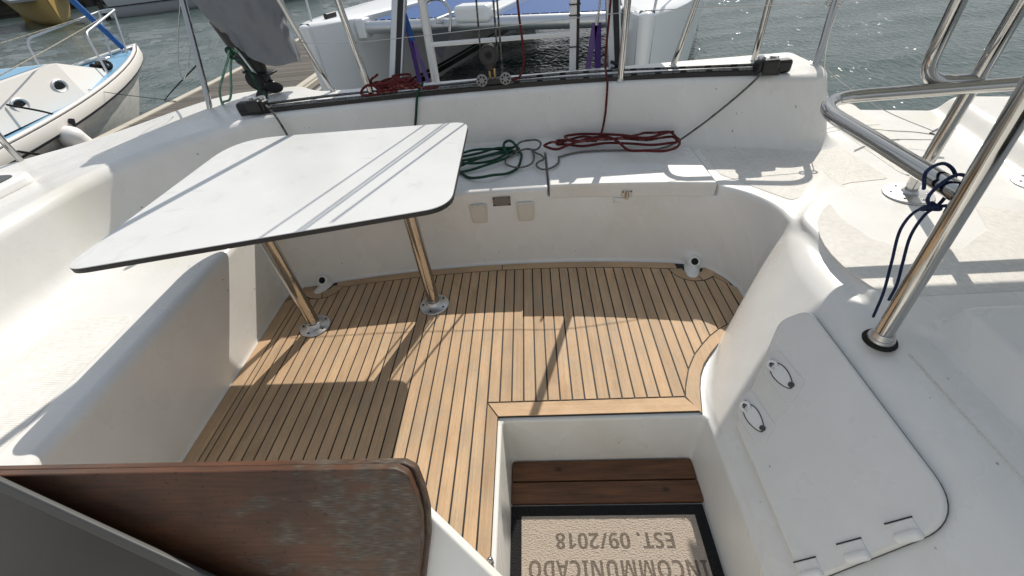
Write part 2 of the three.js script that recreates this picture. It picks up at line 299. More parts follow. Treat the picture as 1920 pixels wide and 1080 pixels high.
for (let k = -25; k < 21; k++) {
  let a = seam(k) + GAP, b = seam(k + 1) - GAP; if (b > 0.9) break;
  if (k === -4) b = -0.2245 - GAP; if (k === -3) { a = seam(k) + GAP; }
  const n = 4, pts = [];
  for (let i = 0; i <= n; i++) { const x = lerp(a, b, i / n); pts.push([x, aftEnd(x) + GAP]); }
  for (let i = n; i >= 0; i--) { const x = lerp(a, b, i / n); pts.push([x, foreEnd(x) - (x < -0.2245 ? 0 : GAP)]); }
  if (pts[0][1] < pts[pts.length - 1][1] - 0.01) board(pts);
}
board([[-1.3265, -0.05], [-1.3265, -1.6], [-1.27, -1.6], [-1.27, -0.05]].map(([x, z], i) => [x, i === 1 || i === 2 ? aftEnd(x) + GAP : z]));
board([[-1.265, -0.05], [-1.265, aftEnd(-1.26) + GAP], [-1.2436, aftEnd(-1.243) + GAP], [-1.2436, -0.05]]);
{ // margin boards: along the aft wall, round the drains, round the companionway and the curved one by the console
  const strip = (x0, x1) => { const p = [], n = 12; for (let i = 0; i <= n; i++) { const x = lerp(x0, x1, i / n); p.push([x, wz(x) + 0.004]); } for (let i = n; i >= 0; i--) { const x = lerp(x0, x1, i / n); p.push([x, wz(x) + MARG - GAP]); } return p; };
  board(strip(-1.325, -1.2), true, 'margin_board'); board(strip(-1.085, -0.2), true, 'margin_board'); board(strip(-0.196, 0.69), true, 'margin_board'); board(strip(0.835, 0.9), true, 'margin_board');
  for (const [a, b] of drains) for (const [t0, t1] of [[0.12, 1.35], [1.40, 3.02]]) {
    const p = []; for (let i = 0; i <= 10; i++) { const t = lerp(t0, t1, i / 10); p.push([a - 0.005 + Math.cos(t) * (RD - 0.004), b + 0.005 + Math.sin(t) * (RD - 0.004)]); }
    for (let i = 10; i >= 0; i--) { const t = lerp(t0, t1, i / 10); p.push([a - 0.005 + Math.cos(t) * 0.052, b + 0.012 + Math.sin(t) * 0.052]); } board(p, true, 'curved_board');
  }
  board([[0.893, -1.30], [0.889, aftEnd(0.889) + GAP], [0.923, wz(0.919) + 0.01], [0.923, -1.30]], false, 'margin_board');
  board([[-0.2205, -0.9095 + 0.0], [0.511, -0.9095], [0.5535, -0.852], [-0.1795, -0.852]].map(([x, z]) => [x, z + 0.001]), true, 'margin_board');
  board([[-0.2235 + 0.001, -0.904], [-0.183, -0.848], [-0.183, -0.30], [-0.2215, -0.345]], false, 'margin_board');
  board([[-0.226, -0.412], [-0.226, -0.35], [-0.6, -0.35], [-0.6, -0.412]], true, 'margin_board');
  board([...inner.slice(0, 9).map(([x, z]) => [x + 0.004, z]), ...outer.slice(0, 8).map(([x, z]) => [x - 0.005, z - 0.004]).reverse()], false, 'curved_board');
}
for (const [i, [a, b]] of drains.entries()) {
  const t = thing('drain_outlet', i ? 'white drain spout in the cockpit corner beside the helm console' : 'white drain spout in the cockpit corner behind the left table leg', 'drain', [a, 0.038, b + 0.017], 'cockpit drain outlets');
  const ring = new THREE.TorusGeometry(0.022, 0.006, 10, 24); ring.rotateX(-0.75); mesh('rim', ring, whitePaint, t);
  const hole = new THREE.CylinderGeometry(0.0165, 0.0165, 0.012, 20); hole.rotateX(Math.PI / 2 - 0.75); mesh('bore', hole, darkHole, t, [0, 0.0, 0.0]);
}

// ---------- companionway: wooden treads and door mat ----------
const darkTeak = [3.1, 8.8].map((s) => std({ roughness: 0.6, map: tex(512, 128, (u, v) => { const g = noise.noise(u * 6, v * 40, s) * 0.5 + noise.noise(u * 14, v * 90, s + 2) * 0.3, m = fbm(u * 4, v * 3, s + 5), kn = Math.hypot((u - (s > 5 ? 0.82 : 0.26)) * 5.6, v - 0.55); const k = (1 + g * 0.4 + m * 0.5) * (kn < 0.16 ? 0.45 + kn * 3.4 : 1); return [0.37 * k, 0.24 * k, 0.14 * k]; }, true, [1.35, 10]) }));
{ const t = thing('step_tread', 'dark brown two plank wooden step at the top of the companionway', 'step');
  for (const [i, z] of [-0.7585, -0.6765].entries()) { const g = boxGeo(0.694, 0.022, 0.077, 0.201, -0.2555, z, 0.004); mesh('plank', g, darkTeak[i], t); const uv = g.attributes.uv; for (let k = 0; k < uv.count; k++) uv.setXY(k, uv.getX(k) * 0.74, uv.getY(k) * 0.099); }
}
{ const c = document.createElement('canvas'); c.width = 1024; c.height = 700; const x = c.getContext('2d');
  x.fillStyle = '#141416'; x.fillRect(0, 0, 1024, 700); x.fillStyle = '#a3978a'; x.fillRect(54, 50, 916, 600);
  x.fillStyle = '#675e54'; x.textAlign = 'center'; x.font = 'bold 112px sans-serif';
  x.fillText('INCOMMUNICADO', 500, 440, 880);
  x.font = 'bold 104px sans-serif'; x.fillText('EST. 09/2018', 490, 565, 650);
  const img = x.getImageData(0, 0, 1024, 700).data;
  for (let i = 0; i < img.length; i += 4) { const k = 0.82 + rnd() * 0.36; for (let n = 0; n < 3; n++) img[i + n] = clamp(img[i + n] * k, 0, 255); }
  const flip = new Uint8Array(img.length); for (let j = 0; j < 700; j++) flip.set(img.subarray((699 - j) * 4096, (700 - j) * 4096), j * 4096);
  const map = new THREE.DataTexture(flip, 1024, 700, THREE.RGBAFormat); map.colorSpace = THREE.SRGBColorSpace; map.magFilter = THREE.LinearFilter; map.minFilter = THREE.LinearMipmapLinearFilter; map.generateMipmaps = true; map.needsUpdate = true;
  const bump = tex(512, 512, (u, v) => 0.5 + noise.noise(u * 90, v * 90, 1) * 0.5 + noise.noise(u * 200, v * 200, 4) * 0.3, false);
  const t = thing('door_mat', 'beige door mat with black border and printed words', 'door mat', [0.197, -0.2645, -0.396]);
  const pile = new THREE.PlaneGeometry(0.684, 0.464, 60, 40); pile.rotateX(-Math.PI / 2); pile.rotateY(Math.PI);
  const pp = pile.attributes.position; for (let i = 0; i < pp.count; i++) pp.setY(i, 0.0141 + noise.noise(pp.getX(i) * 25, 0, pp.getZ(i) * 25) * 0.0012); pile.computeVertexNormals();
  mesh('pile', pile, std({ map, roughness: 0.98, bumpMap: bump, bumpScale: 0.004 }), t);
  mesh('rubber_backing', boxGeo(0.69, 0.012, 0.472, 0, 0.006, 0, 0.003), std({ color: lin(0.015, 0.015, 0.016), roughness: 0.9 }), t);
}

// ---------- cockpit table ----------
{ const t = thing('cockpit_table', 'white cockpit table with dark edge on two steel pedestal legs', 'table');
  const out = roundPoly([[-0.273, -1.817], [-0.256, -1.095], [-1.324, -0.867], [-1.324, -1.817]], [0.075, 0.10, 0.055, 0.2], 10);
  const white = std({ color: lin(0.75, 0.76, 0.75), roughness: 0.42, roughnessMap: gelRough, map: tex(512, 512, (u, v) => { const k = 0.96 + fbm(u * 6, v * 6, 6) * 0.04; const sc = noise.noise(u * 9 + v * 40, v * 3 - u * 14, 3) > 0.62 ? 0.035 : 0, sm = Math.max(0, fbm(u * 11, v * 7, 17) - 0.2) * 0.25; return [k - sc - sm, k - sc - sm, k - sc - sm * 1.2]; }, true, [0.8, 0.8]) });
  mesh('core_board', plan(out, 0.7315, 0.016, 0.002), std({ color: lin(0.02, 0.02, 0.021), roughness: 0.5 }), t);
  const top = plan(out.map(([x, z]) => [x + (x > -0.8 ? -0.001 : 0.001), z]), 0.7475, 0.0025, 0.0008); mesh('tabletop', top, white, t);
  for (const [x, z] of [[-1.083, -1.364], [-0.521, -1.475]]) {
    const l = mesh('leg', merge([rodGeo([x, 0.008, z], [x, 0.731, z], 0.0285, 0.0285, 28)]), steel, t);
    const pl = new THREE.LatheGeometry([[0.001, 0], [0.071, 0], [0.072, 0.004], [0.068, 0.009], [0.04, 0.0115], [0.036, 0.03], [0.03, 0.034]].map(([a, b]) => new THREE.Vector2(a, b)), 40); pl.translate(x, 0.0005, z);
    mesh('base_plate', pl, plateSteel, l);
    for (let k = 0; k < 5; k++) { const a = k * 1.2566 + 0.5; const s = new THREE.CylinderGeometry(0.0052, 0.0052, 0.002, 10); s.translate(x + Math.cos(a) * 0.055, 0.0112, z + Math.sin(a) * 0.055); mesh('screw', s, darkHole, l); }
    mesh('top_flange', rodGeo([x, 0.72, z], [x, 0.7315, z], 0.06, 0.07, 32), plateSteel, l);
  }
}
// ---------- fittings on the bench face ----------
{ const cream = std({ color: lin(0.64, 0.61, 0.54), roughness: 0.4 });
  for (const [x, y, lab] of [[-0.288, 0.296, 'beige flip cover of bench socket left of the name plate'], [-0.054, 0.292, 'beige flip cover of bench socket right of the name plate']]) {
    const z = zAft(x) - 0.026, t = thing('socket_cover', lab, 'socket cover', [x, y, z], 'beige sockets on the bench face');
    const pad = (w, h, y0, d) => plan(roundPoly([[-w, -h], [w, -h], [w * 0.9, h], [-w * 0.9, h]], 0.016, 6), y0, d, 0.0022, 3).rotateX(Math.PI / 2); mesh('surround', pad(0.044, 0.052, -0.005, 0.011), cream, t); mesh('flap', pad(0.037, 0.044, 0.005, 0.006), cream, t); mesh('hinge', rodGeo([-0.024, 0.046, 0.006], [0.024, 0.046, 0.006], 0.005), cream, t);
  }
  const z = zAft(-0.17) - 0.033, t = thing('name_plate', 'small grey metal plate screwed between the two bench sockets', 'plate', [-0.17, 0.352, z]);
  mesh('plate', boxGeo(0.088, 0.05, 0.003, 0, 0, 0, 0.0012), std({ roughness: 0.55, metalness: 0.6, map: tex(128, 64, (u, v) => { const k = 0.5 + noise.noise(u * 30, v * 30, 2) * 0.2 + (noise.noise(u * 60, Math.floor(v * 9), 1) > 0.25 ? -0.1 : 0); return [k, k * 0.98, k * 0.95]; }) }), t);
  for (const a of [-1, 1]) for (const b of [-1, 1]) mesh('screw', new THREE.SphereGeometry(0.0038, 8, 6), darkHole, t, [a * 0.037, b * 0.018, 0.0015]);
}

// ---------- helm console: locker door ----------
{ const d = thing('console_hatch', 'white hinged locker door with two pull rings on helm console', 'locker door', [0.575, 0, 0]); d.rotation.z = Math.atan2(0.756, 0.655);
  const out = [[0.083, -0.745], [0.365, -1.005], [0.457, -0.985], [0.457, -0.355], [0.083, -0.31]], rr = [0.03, 0.06, 0.05, 0.11, 0.02];
  mesh('gasket', plan(roundPoly(out.map(([u, z]) => [u * 0.997 + 0.001, z * 0.999 - 0.001]), rr), 0.0005, 0.006), std({ color: lin(0.1, 0.1, 0.1), roughness: 0.8 }), d);
  mesh('panel', plan(roundPoly(out, rr, 10), 0.004, 0.02, 0.009, 4), gelcoat, d);
  for (const [u, z] of [[0.285, -0.82], [0.15, -0.737]]) {
    const l = new THREE.Group(); l.name = 'pull_ring'; l.position.set(u, 0.024, z); l.rotation.y = 0.12; d.add(l);
    mesh('pad', plan(roundPoly([[-0.04, -0.045], [0.0, -0.085], [0.042, -0.085], [0.042, 0.055], [-0.02, 0.085], [-0.04, 0.07]], 0.012), -0.0005, 0.0032, 0.0012), gelcoat, l);
    const oval = Array.from({ length: 24 }, (_, i) => { const a = i / 24 * 6.2832; return [Math.cos(a) * 0.022 * (1 - 0.25 * Math.sin(a)), 0.0035, Math.sin(a) * 0.05]; });
    mesh('recess_edge', tubeGeo(ropeCurve(oval, true), 0.0017, 70, 6), std({ color: lin(0.09, 0.09, 0.09), roughness: 0.7 }), l);
    mesh('plate', plan(oval.map(([x, , z]) => [x * 0.93, z * 0.95]), 0.0025, 0.0022, 0.0009), whitePaint, l);
    mesh('hook', tubeGeo(ropeCurve([[-0.012, 0.006, -0.03], [-0.014, 0.012, -0.05], [0.0, 0.014, -0.058], [0.011, 0.011, -0.046], [0.006, 0.006, -0.034]]), 0.005, 24, 8), whitePaint, l);
    mesh('hook_slot', boxGeo(0.022, 0.003, 0.012, -0.002, 0.004, -0.06, 0.0014), darkHole, l); mesh('button', rodGeo([0.006, 0.002, 0.042], [0.006, 0.009, 0.042], 0.009, 0.008), std({ color: lin(0.06, 0.06, 0.06), roughness: 0.5 }), l);
  }
  for (const u of [0.345, 0.228, 0.112]) { const h = new THREE.Group(); h.name = 'hinge'; d.add(h); const z = lerp(-0.315, -0.358, (u - 0.083) / 0.374) - 0.006;
    const b = new THREE.CapsuleGeometry(0.012, 0.034, 6, 14); b.rotateZ(Math.PI / 2); b.translate(u, 0.021, z); mesh('barrel', b, whitePaint, h);
    mesh('leaf', boxGeo(0.056, 0.008, 0.026, u, 0.0225, z - 0.018, 0.003), gelcoat, h); mesh('slot', boxGeo(0.058, 0.004, 0.0022, u, 0.0254, z - 0.0315), caulk, h); }
}
{ // smooth bordered anti-slip panels laid into the decks
  const sb = shell.side_deck_starboard, pt = shell.seat_moulding;
  const panel = (name, pts, y, host, rad = 0.05) => { const m = mesh(name, plan(roundPoly(pts, rad, 5), y, 0.0035, 0.0012), name === 'antislip_strip' ? ribbed : host === pt ? finelyRibbed : nonskid, host); return m; };
  panel('antislip_panel', [[0.86, -2.14], [0.865, -1.84], [0.98, -1.68], [1.06, -1.57], [1.2, -1.63], [1.36, -1.685], [1.53, -1.7], [1.52, -1.95], [1.5, -2.12], [1.42, -2.08], [1.3, -2.07]], 0.4085, sb, 0.03);
  panel('antislip_panel', [[1.62, -2.25], [1.6, -1.72], [1.72, -1.70], [1.80, -2.0], [1.9, -2.62], [1.66, -2.72]], 0.4085, sb);
  const arc = []; for (let i = 0; i <= 12; i++) { const a = lerp(4.05, 2.55, i / 12); arc.push([1.415 + Math.cos(a) * 0.435, -1.13 + Math.sin(a) * 0.435]); }
  panel('antislip_panel', [...arc, [1.1, -0.93], [1.8, -0.94], [1.8, -1.3], [1.62, -1.40], [1.543, -1.245], [1.386, -1.145], [1.252, -1.143], [1.155, -1.219], [1.128, -1.362]], 0.4445, sb, 0.02);
  panel('antislip_strip', [[0.972, -0.74], [1.043, -0.86], [1.046, -0.36], [0.972, -0.36]], 0.4095, sb, 0.015);
  panel('antislip_panel', [[-1.76, -1.05], [-1.47, -1.05], [-1.47, 0.3], [-1.76, 0.3]], 0.4085, pt);
}

// ---------- helm rail and canopy ----------
{ const t = thing('helm_rail', 'bent stainless tube guard rail standing on posts at the helm', 'guard rail');
  const post = mesh('post', rodGeo([1.454, 0.446, -1.501], [1.454, 1.93, -1.506], 0.0215, 0.0215, 28), steel, t);
  const plate = (x, y, z, r, host) => { const g = new THREE.LatheGeometry([[0.001, 0], [r, 0], [r * 1.01, 0.004], [r * 0.97, 0.009], [0.03, 0.0095], [0.027, 0.02], [0.022, 0.024]].map(([a, b]) => new THREE.Vector2(a, b)), 44); g.translate(x, y, z); mesh('base_plate', g, plateSteel, host);
    for (let k = 0; k < 6; k++) { const a = k * 1.047 + 0.3, s = new THREE.SphereGeometry(0.0068, 12, 6); s.scale(1, 0.35, 1); s.translate(x + Math.cos(a) * r * 0.72, y + 0.0095, z + Math.sin(a) * r * 0.72); mesh('bolt', s, steel, host); } };
  plate(1.454, 0.446, -1.501, 0.083, post);
  const p2 = mesh('post', rodGeo([0.932, 0.405, -0.796], [0.868, 1.93, -0.856], 0.0215, 0.0215, 28), steel, t);
  mesh('collar', merge([rodGeo([0.932, 0.412, -0.796], [0.9315, 0.43, -0.7965], 0.034, 0.031, 24), rodGeo([0.9315, 0.43, -0.7965], [0.9305, 0.448, -0.797], 0.027, 0.024, 24)]), plateSteel, p2);
  const gr = new THREE.TorusGeometry(0.034, 0.0075, 8, 28); gr.rotateX(Math.PI / 2); gr.translate(0.932, 0.415, -0.796); mesh('rubber_grommet', gr, darkHole, p2);
  const p3 = mesh('post', rodGeo([2.02, 0.41, -1.58], [2.02, 1.93, -1.58], 0.0215, 0.0215, 24), steel, t); plate(2.02, 0.41, -1.58, 0.083, p3);
  mesh('rail', pipeGeo([[0.912, 0.85, -0.822], [0.918, 0.85, -1.478], [2.02, 0.85, -1.475]], 0.0205, 0.19, 24), steel, t);
  mesh('rail', pipeGeo([[1.235, 1.93, -1.5], [1.275, 0.872, -1.5], [1.445, 0.862, -1.5]], 0.0205, 0.09, 24), steel, t);
  const b = mesh('canopy', plan([[1.278, -2.86], [1.40, -2.80], [1.56, -2.572], [3.5, -2.572], [3.5, 0.7], [1.278, 0.7]], 1.935, 0.022, 0.006), std({ color: lin(0.55, 0.55, 0.53), roughness: 0.9 })); tag(b, 'flat pale canvas canopy carried by the helm rail posts', 'canopy');
}
{ const t = thing('tied_cord', 'dark blue cord knotted round the helm rail with two loose tails', 'cord');
  mesh('loop', tubeGeo(ropeCurve([[0.885, 0.835, -0.885], [0.878, 0.872, -0.895], [0.915, 0.884, -0.905], [0.945, 0.86, -0.895], [0.935, 0.82, -0.875], [0.91, 0.80, -0.86], [0.89, 0.815, -0.865], [0.886, 0.85, -0.86], [0.91, 0.882, -0.855], [0.942, 0.862, -0.845], [0.93, 0.815, -0.845], [0.905, 0.80, -0.86]]), 0.0038, 90, 8), blueRope, t);
  mesh('knot', tubeGeo(ropeCurve([[0.90, 0.81, -0.862], [0.915, 0.80, -0.85], [0.918, 0.788, -0.868], [0.90, 0.785, -0.876], [0.892, 0.80, -0.862], [0.905, 0.808, -0.85]]), 0.0042, 40, 8), blueRope, t);
  mesh('tail', tubeGeo(ropeCurve([[0.905, 0.80, -0.86], [0.90, 0.775, -0.885], [0.90, 0.72, -0.895], [0.905, 0.63, -0.87], [0.908, 0.55, -0.845], [0.908, 0.475, -0.83]]), 0.0034, 70, 8), blueRope, t);
  mesh('tail', tubeGeo(ropeCurve([[0.908, 0.80, -0.857], [0.912, 0.77, -0.872], [0.915, 0.71, -0.876], [0.915, 0.64, -0.852], [0.912, 0.59, -0.83], [0.91, 0.545, -0.822]]), 0.0034, 60, 8), blueRope, t);
}

// ---------- traveller along the aft coaming ----------
const zT = (x) => zCoam(x) - 0.04, onTrack = (x, y, dz = 0) => V(x, y, zT(x) + dz);
{ const t = thing('traveller_track', 'black sail traveller track along the top of the aft coaming', 'track');
  const p = [], q = []; for (let i = 0; i <= 24; i++) { const x = lerp(-1.55, 1.2, i / 24); p.push([x, zT(x) + 0.022]); q.push([x, zT(x) - 0.022]); }
  mesh('beam', plan([...p, ...q.reverse()], 0.7215, 0.024, 0.003), blackPlastic, t);
  for (const [dz, y] of [[-0.012, 0.752], [0.012, 0.752], [-0.004, 0.758], [0.02, 0.748]]) for (const [a, b] of [[-1.42, -0.25], [-0.13, 1.12]]) { const c = []; for (let i = 0; i <= 10; i++) { const x = lerp(a, b, i / 10); c.push(onTrack(x, y + 0.006 * Math.sin(i * 0.7 + dz * 90) * 0.4 + (dz < 0 ? 0.008 : 0), dz)); } mesh('control_line', tubeGeo(ropeCurve(c), 0.0046, 60, 6, 0.06), trackRope, t); }
  for (const [x, s] of [[-1.45, -1], [1.14, 1]]) { const e = new THREE.Group(); e.name = 'end_block'; t.add(e); const z = zT(x);
    mesh('housing', boxGeo(0.10, 0.055, 0.055, x - s * 0.01, 0.764, z + 0.012, 0.014, [0, s * 0.25, 0.0]).translate(0, 0, 0), blackPlastic, e);
    mesh('cleat', boxGeo(0.075, 0.06, 0.032, x + s * 0.0, 0.768, z + 0.045, 0.012), blackPlastic, e);
    mesh('end_cap', boxGeo(0.085, 0.06, 0.06, x + s * 0.075, 0.753, z - 0.004, 0.016), blackPlastic, e);
    for (const k of [-1, 1]) { const w = new THREE.CylinderGeometry(0.02, 0.02, 0.012, 18); w.translate(x + k * 0.03, 0.797, z); mesh('sheave', w, greyAlu, e); } }
  const car = new THREE.Group(); car.name = 'car'; t.add(car); const cx = -0.19, cz = zT(cx);
  mesh('slider', boxGeo(0.15, 0.026, 0.06, cx, 0.761, cz, 0.006), blackPlastic, car);
  for (const k of [-1, 1]) { const w = new THREE.CylinderGeometry(0.029, 0.029, 0.012, 24); w.rotateX(Math.PI / 2); w.translate(cx + k * 0.062, 0.776, cz + 0.034); mesh('sheave', w, std({ color: lin(0.25, 0.26, 0.27), metalness: 0.6, roughness: 0.5 }), car);
    for (let h = 0; h < 7; h++) { const a = h * 0.9, o = new THREE.CylinderGeometry(0.0052, 0.0052, 0.003, 8); o.rotateX(Math.PI / 2); o.translate(cx + k * 0.062 + Math.cos(a) * 0.018, 0.776 + Math.sin(a) * 0.018, cz + 0.041); mesh('sheave_hole', o, darkHole, car); } }
  mesh('shackle', merge([rodGeo([cx - 0.02, 0.772, cz], [cx - 0.02, 0.82, cz], 0.006), rodGeo([cx + 0.006, 0.772, cz], [cx + 0.006, 0.82, cz], 0.006), rodGeo([cx - 0.026, 0.815, cz], [cx + 0.012, 0.815, cz], 0.006)]), std({ color: lin(0.5, 0.36, 0.16), metalness: 1, roughness: 0.35 }), car);
}
{ const x = -0.205, z = zT(-0.19) - 0.005, t = thing('mainsheet', 'black pulley block with mainsheet ropes rising from the traveller car', 'pulley');
  for (const k of [-1, 1]) { const w = new THREE.CylinderGeometry(0.048, 0.048, 0.008, 32); w.rotateX(Math.PI / 2); w.translate(x, 0.885, z + k * 0.016); mesh('cheek', w, blackPlastic, t); const r = new THREE.TorusGeometry(0.031, 0.004, 8, 28); r.translate(x, 0.885, z + k * 0.021); mesh('cheek_rim', r, std({ color: lin(0.05, 0.05, 0.05), roughness: 0.35 }), t); const h = new THREE.CylinderGeometry(0.014, 0.014, 0.01, 16); h.rotateX(Math.PI / 2); h.translate(x, 0.885, z + k * 0.018); mesh('pin', h, darkHole, t); }
  mesh('strap', merge([rodGeo([x - 0.034, 0.87, z], [x - 0.006, 0.815, z], 0.012, 0.009), rodGeo([x + 0.034, 0.87, z], [x + 0.008, 0.815, z], 0.012, 0.009), boxGeo(0.036, 0.03, 0.03, x, 0.826, z, 0.006)]), blackPlastic, t);
  for (const [a, b] of [[[x - 0.042, 0.87, z], [x - 0.012, 2.3, z - 0.25]], [[x + 0.044, 0.88, z], [x + 0.06, 2.3, z - 0.2]], [[x + 0.062, 0.795, z + 0.01], [x + 0.075, 2.3, z - 0.2]]]) mesh('sheet', tubeGeo(ropeCurve([a, [lerp(a[0], b[0], 0.5), 1.58, lerp(a[2], b[2], 0.5)], b]), 0.0048, 40, 8), greyRope, t);
}
tag(mesh('red_control_line', tubeGeo(ropeCurve([[-0.06, 2.2, -2.6], [-0.05, 1.3, -2.45], [-0.04, 1.05, -2.40], [-0.028, 0.90, -2.385], [-0.03, 0.83, -2.375], [-0.055, 0.775, -2.36], [-0.09, 0.762, -2.355]]), 0.0058, 120, 8), redRope), 'single red rope curving down to the traveller beside the pulley', 'rope');
// ropes heaped on the coaming and lying on the bench
function strandsGeo(list, y, r, amp = 0.012) { return merge(list.map((pts, i) => tubeGeo(ropeCurve(pts.map(([x, z], k) => V(x, y + r + amp * (0.5 + 0.5 * Math.sin(k * 1.7 + i * 2.1)) + i * 0.0015, z))), r, undefined, 8))); }
{ const t = thing('red_rope_pile', 'tangled heap of red rope lying on the traveller track', 'rope');
  const c = []; for (let i = 0; i < 64; i++) { const a = i * 1.93 + rnd() * 1.1, e = 0.35 + 0.65 * rnd(), lobe = Math.floor(i / 8) % 2 ? 0.02 : -0.05; c.push([-0.70 + lobe + Math.cos(a) * 0.115 * e, 0.752 + 0.008 + 0.085 * (1 - e * 0.7) * (i / 64) + rnd() * 0.012, -2.375 + Math.sin(a) * 0.07 * e]); }
  mesh('coil', tubeGeo(ropeCurve(c), 0.0062, 900, 8), redRope, t);
  mesh('loose_end', tubeGeo(ropeCurve([[-0.62, 0.78, -2.35], [-0.57, 0.765, -2.342], [-0.51, 0.758, -2.35], [-0.49, 0.757, -2.352]]), 0.0055, 24, 8), redRope, t);
  mesh('loose_loop', tubeGeo(ropeCurve([[-0.78, 0.78, -2.34], [-0.86, 0.80, -2.33], [-0.90, 0.765, -2.325], [-0.86, 0.757, -2.32], [-0.80, 0.762, -2.33], [-0.84, 0.815, -2.36], [-0.80, 0.84, -2.37]]), 0.006, 60, 8), redRope, t);
}
{ const gBig = [[-0.47, -2.18], [-0.43, -2.10], [-0.39, -2.03], [-0.34, -1.97], [-0.28, -1.93], [-0.21, -1.94], [-0.14, -1.98], [-0.09, -2.03], [-0.07, -2.10], [-0.07, -2.19], [-0.09, -2.25]];
  const gs = [[[-0.62, -2.02], [-0.43, -2.03], [-0.35, -2.04], [-0.24, -2.07], [-0.16, -2.13], [-0.11, -2.24]], [[-0.62, -2.05], [-0.43, -2.07], [-0.33, -2.12], [-0.23, -2.20], [-0.11, -2.26]], [[-0.62, -2.09], [-0.43, -2.12], [-0.33, -2.17], [-0.21, -2.24], [-0.11, -2.27]], [[-0.62, -2.18], [-0.43, -2.21], [-0.31, -2.245], [-0.21, -2.26], [-0.12, -2.26]], [[-0.62, -2.23], [-0.43, -2.235], [-0.34, -2.25], [-0.24, -2.27], [-0.13, -2.265]], [[-0.62, -2.07], [-0.42, -2.09], [-0.3, -2.10], [-0.2, -2.15], [-0.12, -2.22]]];
  const t = thing('green_rope_coil', 'coiled dark green rope lying on the bench beside the table', 'rope');
  mesh('coil', strandsGeo([gBig, ...gs], 0.412, 0.0072, 0.02), greenRope, t);
  mesh('wrap', tubeGeo(ropeCurve([[-0.09, 0.425, -2.25], [-0.10, 0.45, -2.27], [-0.13, 0.475, -2.275], [-0.16, 0.465, -2.275], [-0.165, 0.44, -2.255], [-0.14, 0.425, -2.235], [-0.115, 0.43, -2.225]]), 0.0072, 50, 8), greenRope, t);
  mesh('standing_part', tubeGeo(ropeCurve([[-0.575, 0.775, -2.385], [-0.59, 0.757, -2.345], [-0.60, 0.735, -2.318], [-0.625, 0.65, -2.308], [-0.65, 0.56, -2.303], [-0.66, 0.45, -2.28], [-0.63, 0.425, -2.22]]), 0.0068, 60, 8), greenRope, t);
  const gy = [[-0.13, -2.23], [-0.08, -2.25], [-0.09, -2.275], [-0.07, -2.285], [-0.02, -2.285], [0.02, -2.28], [0.04, -2.25], [0.03, -2.22], [0.01, -2.23], [-0.04, -2.25], [-0.11, -2.20], [-0.15, -2.14], [-0.15, -2.08], [-0.12, -2.04], [-0.07, -2.02], [-0.02, -2.05], [-0.00, -2.14], [-0.01, -2.23], [0.01, -2.19], [0.04, -2.15], [0.05, -2.10], [0.02, -2.07], [0.01, -2.03], [0.04, -1.98], [0.08, -1.98], [0.12, -2.03], [0.13, -2.11]];
  const u = thing('grey_rope', 'thin grey flecked rope in loose loops joining green and red coils', 'rope');
  mesh('loops', tubeGeo(ropeCurve(gy.map(([x, z], i) => V(x, 0.431 + (x > 0.06 ? 0.004 : 0) + (i > 1 && i < 8 ? 0.035 * Math.sin((i - 1) / 7 * 3.14) : 0), z))), 0.0052, 260, 8), greyRope, u);
  mesh('run', tubeGeo(ropeCurve([[0.13, 0.433, -2.11], [0.22, 0.433, -2.15], [0.34, 0.433, -2.155], [0.46, 0.433, -2.14], [0.58, 0.433, -2.12], [0.66, 0.434, -2.125], [0.74, 0.44, -2.165], [0.85, 0.51, -2.178], [0.95, 0.59, -2.185], [1.04, 0.675, -2.186], [1.09, 0.728, -2.19], [1.12, 0.756, -2.215]]), 0.0052, 150, 8), greyRope, u);
  const rd = [[0.35, -2.29], [0.31, -2.26], [0.22, -2.29], [0.17, -2.30], [0.13, -2.29], [0.13, -2.26], [0.18, -2.22], [0.26, -2.20], [0.39, -2.20], [0.51, -2.17], [0.62, -2.14], [0.71, -2.13], [0.75, -2.16], [0.74, -2.20], [0.69, -2.21], [0.60, -2.19], [0.48, -2.22], [0.37, -2.25], [0.28, -2.28], [0.19, -2.26], [0.15, -2.22], [0.10, -2.23], [0.06, -2.21], [0.07, -2.16], [0.12, -2.14], [0.18, -2.16], [0.31, -2.24], [0.40, -2.24], [0.44, -2.15], [0.48, -2.06], [0.55, -2.01], [0.64, -2.00], [0.71, -2.03], [0.74, -2.10], [0.74, -2.16], [0.72, -2.21], [0.66, -2.23], [0.59, -2.22], [0.55, -2.20], [0.43, -2.18], [0.33, -2.17], [0.22, -2.18], [0.17, -2.23], [0.24, -2.26], [0.34, -2.24], [0.46, -2.19], [0.59, -2.15], [0.69, -2.17], [0.73, -2.19]];
  const w = thing('red_rope_coil', 'red flecked rope hank lying on the bench below the coaming', 'rope');
  mesh('hank', tubeGeo(ropeCurve(rd.map(([x, z], i) => V(x, 0.434 + i * 0.0011 + 0.012 * Math.abs(Math.sin(i * 1.3)), z))), 0.0066, 420, 8), redRope, w);
  mesh('standing_part', tubeGeo(ropeCurve([[0.445, 1.2, -2.62], [0.425, 1.0, -2.56], [0.40, 0.80, -2.45], [0.392, 0.765, -2.37], [0.392, 0.74, -2.305], [0.393, 0.66, -2.298], [0.388, 0.55, -2.293], [0.37, 0.47, -2.28], [0.345, 0.445, -2.27], [0.35, 0.44, -2.285]]), 0.006, 130, 8), redRope, w);
  tag(mesh('sheet_rope', tubeGeo(ropeCurve([[-1.40, 0.765, -2.26], [-1.36, 0.75, -2.225], [-1.335, 0.715, -2.205], [-1.315, 0.60, -2.20], [-1.30, 0.45, -2.17], [-1.25, 0.435, -2.08]]), 0.0062, 60, 8), greyRope), 'grey rope running down the coaming behind the table', 'rope');
}

